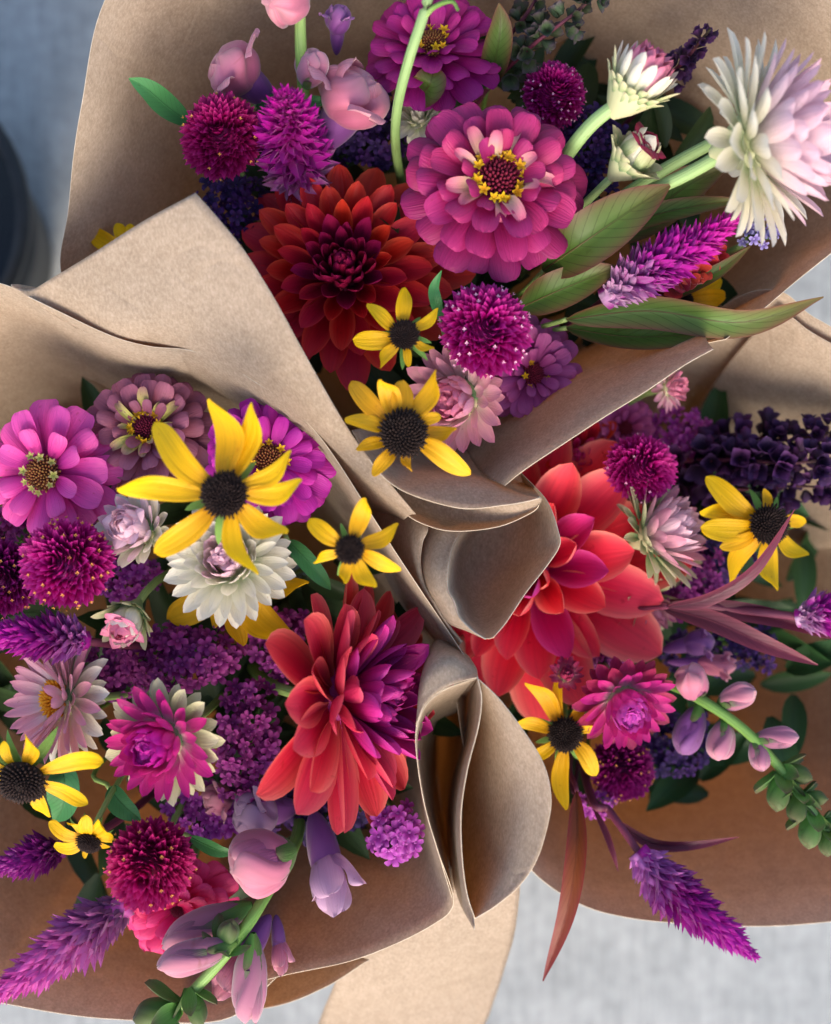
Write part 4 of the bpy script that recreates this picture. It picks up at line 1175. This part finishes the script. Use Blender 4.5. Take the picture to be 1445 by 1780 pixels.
leaf('upright mid green leaf beside the deep purple zinnia', 'A', [(850, 150, .40), (862, 100, .42), (870, 50, .43), (868, 5, .435)], 50, LEAFG)
leaf('broad green leaf with red edge under the stem of the big white strawflower', 'A', [(945, 470, .425), (1010, 425, .444), (1090, 370, .45), (1165, 322, .452)], 95, LEAFG)
leaf('green leaf with reddish rim just below the broad red edged leaf', 'A', [(905, 535, .42), (960, 510, .43), (1020, 485, .435), (1075, 463, .438)], 70, LEAFG)
leaf('thin green leaf with red edge above the long purple celosia spike', 'A', [(1040, 425, .43), (1120, 380, .432), (1210, 358, .435), (1295, 347, .437)], 40, LEAFG)
leaf('dark green leaf behind the stem of the big white strawflower', 'A', [(1050, 420, .415), (1130, 370, .42), (1200, 320, .425), (1265, 290, .43)], 80, LEAFG)
leaf('long dark green leaf with drooping tip reaching past the paper', 'A', [(985, 555, .42), (1130, 540, .432), (1290, 560, .44), (1432, 516, .44)], 62, LEAFG, roll=.5)
leaf('long green leaf with a pale tip under the long drooping leaf', 'A', [(985, 570, .41), (1090, 585, .42), (1190, 582, .428), (1290, 572, .43)], 60, LEAFG, roll=-.3)
leaf('narrow leaf between the red cockscomb and the yellow petals', 'A', [(1130, 530, .415), (1190, 500, .422), (1250, 470, .428), (1305, 428, .43)], 30, LEAFG)
leaf('small green leaf curled beside the small susan on the red dahlia', 'A', [(768, 560, .44), (758, 525, .45), (755, 500, .452), (768, 470, .455)], 22, LEAFB)
leaf('rounded green leaf tip poking out below the deep purple zinnia', 'A', [(720, 190, .40), (735, 165, .42), (748, 145, .43), (755, 118, .43)], 60, LEAFG, prof=(.6, .5))
susan('yellow black-eyed susan mostly hidden under the red cockscomb', 'A', 1185, 522, .405, 20, [(30, 108), (8, 95), (-30, 60), (150, 50), (90, 50)], 10, 0)
susan('yellow black-eyed susan hidden behind the cream paper flap', 'A', 240, 440, .40, 24, [(133, 72), (160, 110), (110, 60), (60, 50), (200, 60), (250, 60)], 0, 0)
p = Plant('cockscomb', 'red velvety cockscomb under the long purple celosia spike', 'flower', 'cockscombs', 'A', 1190, 490, .418)
for k in range(26):
    t = k / 25
    q = p.M.inverted() @ P(1125 + 125 * t, 528 - 80 * t, .418 + .008 * math.sin(3 * t))
    me = petal(COCK, prof=(.8, .2), wid=1.1, base=.3, bend=.3, curl=-.5, cup=.5, ruffle=.12, nu=6, nv=6, seed=k % 3)
    p.part('fold', me, Matrix.Translation(q) @ Matrix.Rotation(k * 1.9, 4, 'Z') @ Matrix.Rotation(-.7, 4, 'Y') @ Matrix.Scale(p.m(30), 4))
p.stem(STEMR, start=.004)
basil('dark purple basil spike against the paper beside the half open strawflower bud', 'A', [(1165, 130, .40), (1195, 100, .415), (1235, 50, .43)], 6, 20, BAS)
basil('grey green basil spike with purple stem beside the upright mid green leaf', 'A', [(870, 130, .405), (930, 75, .42), (1000, 22, .43), (1060, -30, .435)], 7, 26, BASG)
basil('grey green basil spike leaning over behind the upright mid green leaf', 'A', [(880, 70, .40), (925, 10, .41), (960, -60, .42)], 4, 26, BASG)
statice('dark violet statice below the crimson globe amaranth', 'A', 405, 360, .395, 60, 55, STD, 40, 16)
statice('dark violet statice between the snapdragon and the small cream strawflower', 'A', 635, 235, .39, 80, 60, STD, 46, 16, 2)
statice('dark violet statice behind the closed pale strawflower bud', 'A', 1030, 250, .40, 60, 60, STD, 40, 16, 3)
statice('pale lavender statice beside the tip of the long purple celosia spike', 'A', 1320, 402, .425, 30, 24, STL, 14, 12, 4)
# pale bare stem curving over the blooms
p = Plant('curved_stem', 'pale green bare stem curving over the deep purple zinnia', 'stem', None, 'A', 752, -30, .475)
pts = [P(*c) for c in catmull([(752, -30, .475), (735, 30, .474), (712, 100, .467), (692, 180, .45), (688, 250, .425), (700, 330, .37)], 24)]
pts += [Vector(c) for c in catmull([tuple(pts[-1]), (BASE['A'].x - .01, BASE['A'].y + .01, .15), (BASE['A'].x - .01, BASE['A'].y + .01, .001)], 10)][1:]
p.part('stem', tube_mesh('stem', [p.M.inverted() @ q for q in pts], p.m(9.5), STEMP, 10, p.m(9)))
p.part('side_shoot', tube_mesh('shoot', [p.M.inverted() @ P(*c) for c in catmull([(733, 35, .474), (755, 12, .476), (785, 2, .476), (797, 18, .474)], 12)], p.m(5.5), STEM, 8, p.m(3)))

# ------------------------------------------------------------------ bouquet with the large susan (B)
greenery('B', 'dark low leaves between the stems of the bouquet with the large susan', (-100, 720, 720, 1560), .385, 120, 5)
susan('large yellow black-eyed susan with wavy petals over the white strawflower', 'B', 391, 860, .492, 42, [(93, 172, .95), (72, 172, .8), (143, 192, .78), (180, 190, .72), (225, 178, .8), (286, 152, .78), (324, 132, .95), (6, 142, .85), (28, 142, .8)], 3, 90, hgt=.6, curvy=1.5)
susan('small yellow black-eyed susan with seven neat petals above the dahlia', 'B', 608, 955, .482, 26, [(75, 100, 1.05), (22, 98, .9), (-20, 100, 1.0), (-60, 84, 1.1), (-98, 64, 1.2), (197, 70, 1.1), (148, 95, .95)], 4, 0)
zinnia('bright pink zinnia beside the dusky zinnia', 'B', 78, 822, .43, 128, [ZPINK], BROWNZ, 8, 200, rows=((13, -14, 1.0), (11, 6, .92), (8, 26, .72)), core_r=.22, stam=9, stam_mat=ZDUSKI, wid=.5)
zinnia('dusky mauve zinnia with green yellow tubes at its centre', 'B', 258, 748, .42, 120, [ZDUSK], CRIM, 14, 110, inner=ZDUSKI, n_inner=13, core_r=.2, stam=14)
zinnia('magenta zinnia with ruffled petals under the large susan', 'B', 468, 800, .44, 122, [ZMAG], BROWNZ, 10, 60, rows=((20, -20, 1.0), (18, -4, .95), (16, 12, .86), (13, 28, .74)), core_r=.22, stam=9, wid=.38, ruffle=.03)
strawflower('white strawflower under the large susan', 'B', 398, 975, .448, 118, [(.62, SW), (1, SWP)], 12, 110, n=120, e0=-22, closed=.55, wid=.27, L0=.68, tscale=.62)
strawflower('pale pink strawflower bud beside the magenta globe amaranth and white strawflower', 'B', 243, 922, .44, 82, [(.3, SW), (1, SWP)], 30, 150, n=70, e0=0, closed=.95, wid=.34, L0=.75, L1=.8)
strawflower('pink tipped strawflower bud below the white strawflower', 'B', 228, 1068, .437, 78, [(.45, SBR), (.6, SW), (1, SP)], 40, 250, n=80, e0=-5, closed=.9, wid=.32, L0=.65, L1=.85, cup=.35)
amaranth('magenta globe amaranth between the bright pink zinnia and the pale bud', 'B', 120, 980, .448, 82, AMB, 15, 150, seed=1)
amaranth('dark magenta globe amaranth behind the one below the bright pink zinnia', 'B', 5, 1005, .42, 70, AMD, 10, 180, seed=1)
celosia('dark purple celosia spike lying above the pink strawflower', 'B', [(150, 1115, .44), (100, 1108, .448), (40, 1105, .45), (-20, 1095, .45)], 46, CELM, n=160, spread=1.1)
strawflower('pink strawflower with orange centre beside the dark purple celosia', 'B', 105, 1215, .432, 122, [(.25, SW), (.45, SPP), (1, SPP)], 48, 172, n=120, e0=-35, e1=50, closed=.1, wid=.25, disc=ORG, L0=.72, L1=.55)
strawflower('bright pink strawflower with cream outer bracts and violet heart', 'B', 283, 1288, .452, 118, [(.22, SBR), (.62, SM), (1, SMI)], 22, 200, n=115, e0=-25, closed=.75, wid=.29, L0=.68, tscale=.55)
dahlia('coral and magenta dahlia with long outer petals under the small susan', 'B', 588, 1212, .432, 206, [(.28, DCOR), (.46, DMIX), (1, DMAG)], 60, 4, n=96, e0=-8, e1=80, L0=1.02, L1=.42, wid=.5, jit=2.2, spin=20)
susan('yellow black-eyed susan with drooping petals beside the bright pink strawflower', 'B', 40, 1352, .46, 44, [(72, 118, .85), (22, 168, .7), (-22, 125, .9), (-72, 112, .95), (150, 90, 1), (190, 80), (235, 70), (115, 80)], 34, 268, hgt=.75)
susan('small yellow black-eyed susan with green sepals below the drooping one', 'B', 155, 1462, .45, 23, [(88, 72, 1.05), (58, 82, 1.0), (25, 62), (165, 80, 1.1), (208, 80, .9), (-40, 45), (120, 60), (-90, 35), (250, 45)], 38, 262)
amaranth('crimson globe amaranth below the bright pink strawflower', 'B', 263, 1500, .448, 80, AMR, 10, 250, seed=1, tips=26)
celosia('pinkish violet celosia spike reaching out over the paper', 'B', [(222, 1570, .425), (150, 1620, .43), (70, 1680, .43), (-20, 1738, .425)], 56, CELP, n=190, flen=.5, blunt=.5)
celosia('deep violet celosia spike under the small susan with green sepals', 'B', [(110, 1475, .41), (60, 1490, .415), (-20, 1515, .41)], 40, CELD, n=150)
zinnia('hot pink ruffled flower under the crimson globe amaranth', 'B', 310, 1580, .405, 108, [ZHOT], CRIM, 20, 270, stam=0, core_r=.12, ruffle=.08, wid=.5, name='ruffled_flower')
susan('shaded yellow black-eyed susan hidden under the white strawflower', 'B', 400, 1000, .415, 26, [(222, 148), (280, 128, .9), (308, 158), (-10, 150), (255, 100), (180, 90), (120, 80), (40, 90)], 5, 270, mat=YELD)
statice('purple statice between the white strawflower and the coral dahlia', 'B', 320, 1140, .41, 100, 55, STA, 60, 17)
statice('purple statice in a long patch beside the bright pink strawflower', 'B', 430, 1290, .41, 52, 115, STA, 60, 17, 1)
statice('mauve statice spilling out below the coral dahlia', 'B', 690, 1450, .42, 40, 52, STM, 26, 17, 2)
statice('deep purple statice under the coral dahlia beside the paper', 'B', 560, 1385, .385, 120, 70, STD, 60, 18, 5)
snapdragon('pink snapdragon spike with velvety buds reaching over the paper rim', 'B', [(270, 1800, .43), (330, 1730, .436), (400, 1650, .442), (460, 1560, .435), (520, 1440, .40), (500, 1330, .34)], [
    ('bud', (508, 1478, .436), (402, 1516, .446), SNP, 1.22), ('bud', (405, 1640, .445), (275, 1682, .45), SNB, .52), ('bud', (440, 1630, .442), (428, 1775, .44), SNB, .5),
    ('bud', (430, 1575, .43), (285, 1645, .43), SNB, .5), ('green', (330, 1720, .437), (355, 1800, .44), SNC, .8), ('green', (310, 1750, .437), (215, 1775, .44), SNC, 1.0),
    ('green', (290, 1770, .435), (270, 1840, .435), SNC, 1.0), ('green', (390, 1650, .44), (405, 1590, .45), SNC, .8), ('open', (470, 1590, .42), (372, 1740, .43), SNP, .95), ('open', (480, 1590, .42), (490, 1700, .428), SNP, .8),
    ('open', (545, 1410, .405), (590, 1600, .428), SNL, 1.0)], 2)
snapdragon('lavender pink snapdragon blooms low behind the velvety buds', 'B', [(440, 1380, .41), (450, 1420, .40), (440, 1300, .33)], [
    ('bloom', (520, 1400, .395), (400, 1425, .415), SNL, 1.1), ('bloom', (430, 1370, .39), (350, 1400, .405), SNP, 1.0)], 3)
leaf('green leaf behind the small susan with seven neat petals', 'B', [(500, 940, .44), (525, 965, .445), (555, 1000, .445), (575, 1025, .44)], 34, LEAFB)
leaf('green leaf between the bright pink strawflower and the small susan with green sepals', 'B', [(190, 1370, .42), (205, 1390, .425), (225, 1410, .43), (245, 1425, .43)], 44, LEAFB)
leaf('green leaf under the drooping petals of the tilted susan', 'B', [(105, 1330, .42), (112, 1360, .425), (110, 1400, .42), (95, 1430, .415)], 60, LEAFB)
leaf('narrow green leaf between the crimson globe amaranth and the velvety pink bud', 'B', [(330, 1455, .425), (360, 1470, .43), (385, 1480, .432), (410, 1482, .432)], 26, LEAFB)

# ------------------------------------------------------------------ bouquet with the bright coral dahlia (C)
greenery('C', 'dark low leaves between the stems of the bouquet with the bright coral dahlia', (860, 740, 1420, 1400), .335, 110, 9)
dahlia('bright coral dahlia pushing out from behind the rolled paper tongue', 'C', 918, 985, .352, 232, [(.42, DBRI), (.52, DBRM), (.72, DBRI), (1, DBRM)], 22, 170, n=70, e0=-10, e1=60, L0=.98, L1=.42, wid=.52, seed=2, jit=1.6)
dahlia('dark red dahlia in shade under the upper paper rim', 'C', 1000, 800, .35, 110, [(.6, DRED), (1, DBRM)], 10, 90, n=60, wid=.45)
amaranth('magenta globe amaranth beside the pale pink strawflower and coral dahlia', 'C', 1112, 815, .39, 62, AMB, 18, 20, seed=3, tips=12)
amaranth('dark magenta globe amaranth under the orchid pink strawflower', 'C', 1080, 1335, .365, 58, AMD, 10, 270, seed=1)
strawflower('pale pink strawflower seen from the side behind the coral dahlia', 'C', 1142, 928, .388, 118, [(.3, SBR), (.5, SPP), (1, SWP)], 60, 25, n=110, e0=-35, flat=.55, closed=.4, wid=.27, L0=.7)
strawflower('cream and mauve strawflower low under the coral dahlia', 'C', 1128, 1050, .368, 80, [(.5, SBR), (1, SPP)], 50, 300, n=80, e0=-30, closed=.3, wid=.28)
strawflower('small pink strawflower in front of the tall paper beside the rim', 'C', 1165, 675, .375, 48, [(.4, SPP), (1, SP)], 45, 0, n=60, closed=.5)
strawflower('orchid pink strawflower beside the susan with narrow petals', 'C', 1085, 1220, .40, 96, [(.25, SWINE), (.6, SM), (1, SMIP)], 28, 290, n=110, e0=-20, closed=.7, wid=.3, L0=.7, tscale=.55)
strawflower('small wine red strawflower bud between the coral dahlia and the orchid strawflower', 'C', 985, 1172, .398, 42, [(.3, SWINE), (1, SWINE)], 20, 90, n=50, closed=1.0, e0=10)
zinnia('mauve flower in shade below the small pink strawflower', 'C', 1085, 745, .35, 70, [ZMAU], CRIM, 10, 0, stam=0, name='ruffled_flower', ruffle=.05)
susan('yellow black-eyed susan with curled petals crossed by a purple leaf', 'C', 1335, 912, .395, 36, [(147, 138, .95), (188, 128, 1.0), (232, 130, .95), (-87, 122, .9), (-40, 95, 1.1), (8, 80, 1.0), (90, 64, 1.1), (168, 125, .8), (210, 100, .8)], 8, 0)
susan('yellow black-eyed susan with narrow petals beside the orchid strawflower', 'C', 983, 1276, .395, 31, [(122, 120, .8), (103, 105, .6), (168, 92, .9), (222, 90, .9), (268, 132, .62), (-48, 96, .95), (15, 60), (60, 70)], 6, 180)
basil('dense dark purple basil spike above the susan with curled petals', 'C', [(1190, 800, .36), (1290, 800, .375), (1380, 805, .385), (1490, 790, .39)], 9, 34, BAS, per=8)
basil('dark purple basil spike behind the dense one', 'C', [(1180, 830, .35), (1290, 765, .36), (1380, 765, .37), (1490, 740, .375)], 9, 32, BAS, per=8, seed=2)
basil('dark purple basil spike drooping below the dense one', 'C', [(1200, 850, .35), (1300, 850, .36), (1380, 845, .37), (1470, 850, .375)], 7, 32, BAS, per=7, seed=5)
leaf('purple leaf curving across the susan with curled petals', 'C', [(1160, 1055, .40), (1230, 1040, .41), (1310, 990, .42), (1382, 885, .425)], 30, LEAFR, roll=.5)
leaf('long wine red leaf with a hooked tip', 'C', [(1150, 1055, .39), (1240, 1080, .40), (1330, 1120, .405), (1422, 1156, .405)], 38, LEAFR)
leaf('long wine red leaf lying beside the hooked one', 'C', [(1160, 1050, .38), (1270, 1060, .39), (1370, 1080, .395), (1480, 1118, .395)], 34, LEAFR)
celosia('purple celosia spike at the end of the wine red leaves', 'C', [(1385, 1075, .40), (1430, 1068, .405), (1480, 1070, .41)], 40, CEL, n=130, via=[(1280, 1060, .39), (1150, 1050, .36)])
celosia('magenta celosia spike hanging out over the concrete', 'C', [(1108, 1480, .40), (1165, 1545, .405), (1235, 1600, .405), (1308, 1660, .40)], 50, CELM, n=210, blunt=.55, via=[(1060, 1410, .39), (1020, 1360, .37)])
leaf('long rust coloured leaf hanging down over the concrete', 'C', [(1003, 1375, .395), (1003, 1480, .41), (985, 1590, .41), (944, 1706, .395)], 38, LEAFO, roll=.3)
leaf('thin dark leaf beside the magenta celosia spike', 'C', [(1060, 1420, .38), (1130, 1465, .39), (1200, 1470, .395), (1285, 1455, .395)], 20, LEAFR)
leaf('thin red leaf blade between the rust leaf and the magenta celosia', 'C', [(1030, 1400, .38), (1050, 1440, .385), (1065, 1480, .388), (1075, 1515, .388)], 12, LEAFR)
statice('small violet statice beside the rust coloured leaf', 'C', 1040, 1400, .375, 26, 22, STM, 10, 13, 3)
statice('dark violet statice behind the susan with curled petals', 'C', 1210, 960, .35, 90, 80, STD, 46, 17, 6)
statice('dark violet statice under the wine red leaves', 'C', 1250, 1130, .345, 110, 40, STD, 40, 16, 7)
SG = 'C'
snapdragon('snapdragon spike of small mauve and green buds crossing the paper', 'C', [(1475, 1490, .40), (1420, 1420, .402), (1360, 1340, .402), (1290, 1265, .40), (1190, 1200, .39), (1080, 1150, .34)], [
    ('bud', (1215, 1210, .39), (1194, 1165, .402), SNP, .95), ('bud', (1250, 1225, .395), (1312, 1198, .402), SNB, .85), ('bud', (1260, 1250, .395), (1248, 1322, .398), SNB, .8),
    ('bud', (1215, 1225, .385), (1185, 1310, .385), SNV, .7), ('bud', (1310, 1285, .40), (1388, 1280, .404), SNB, .65), ('bud', (1310, 1285, .40), (1328, 1340, .404), SNB, .75),
    ('green', (1360, 1335, .40), (1425, 1360, .405), SNC, .9), ('green', (1355, 1345, .40), (1350, 1425, .405), SNC, .9), ('green', (1385, 1375, .40), (1385, 1445, .408), SNC, .9), ('green', (1395, 1385, .40), (1450, 1390, .405), SNC, .9),
    ('green', (1410, 1410, .40), (1405, 1490, .405), SNC, .9), ('green', (1430, 1430, .40), (1470, 1430, .405), SNC, .9), ('green', (1435, 1440, .40), (1440, 1500, .405), SNC, .9),
    ('bloom', (1150, 1130, .37), (1250, 1110, .375), SNV, .8), ('bloom', (1160, 1150, .37), (1290, 1160, .375), SNP, .5)], 4, rad=(.003, .0018))

# ------------------------------------------------------------------ small filler clusters between the blooms
statice('purple statice tucked between the pink tipped bud and the pink strawflower', 'B', 205, 1165, .405, 62, 48, STA, 40, 16, 11)
statice('mauve statice low between the bright pink strawflower and the velvety buds', 'B', 350, 1420, .395, 66, 44, STM, 36, 16, 12)
statice('purple statice under the shaded yellow susan beside the coral and magenta dahlia', 'B', 490, 1120, .40, 52, 62, STA, 40, 16, 13)
statice('mauve statice between the magenta amaranth and the white strawflower', 'B', 215, 1000, .40, 56, 40, STM, 30, 15, 14)
statice('purple statice below the bright pink zinnia beside the magenta amaranths', 'B', 30, 920, .395, 80, 40, STA, 34, 16, 15)
statice('purple statice between the dusky zinnia and the bright pink zinnia', 'B', 175, 870, .39, 50, 60, STA, 30, 16, 16)
statice('purple statice below the pale pink strawflower seen from the side', 'C', 1195, 1010, .362, 62, 60, STA, 40, 16, 17)
statice('dark violet statice under the dark magenta amaranth', 'C', 1160, 1290, .345, 70, 55, STD, 40, 16, 18)
statice('purple statice between the coral dahlia and the orchid strawflower', 'C', 1030, 1130, .36, 60, 36, STA, 30, 15, 19)
statice('mauve statice behind the magenta amaranth under the paper rim', 'C', 1180, 760, .345, 60, 50, STM, 30, 16, 20)
statice('dark violet statice between the closed strawflower bud and the rose pink zinnia', 'A', 1010, 340, .40, 56, 60, STD, 34, 16, 21)
statice('dark violet statice between the red dahlia and the mauve zinnia', 'A', 860, 690, .385, 70, 50, STD, 34, 16, 22)
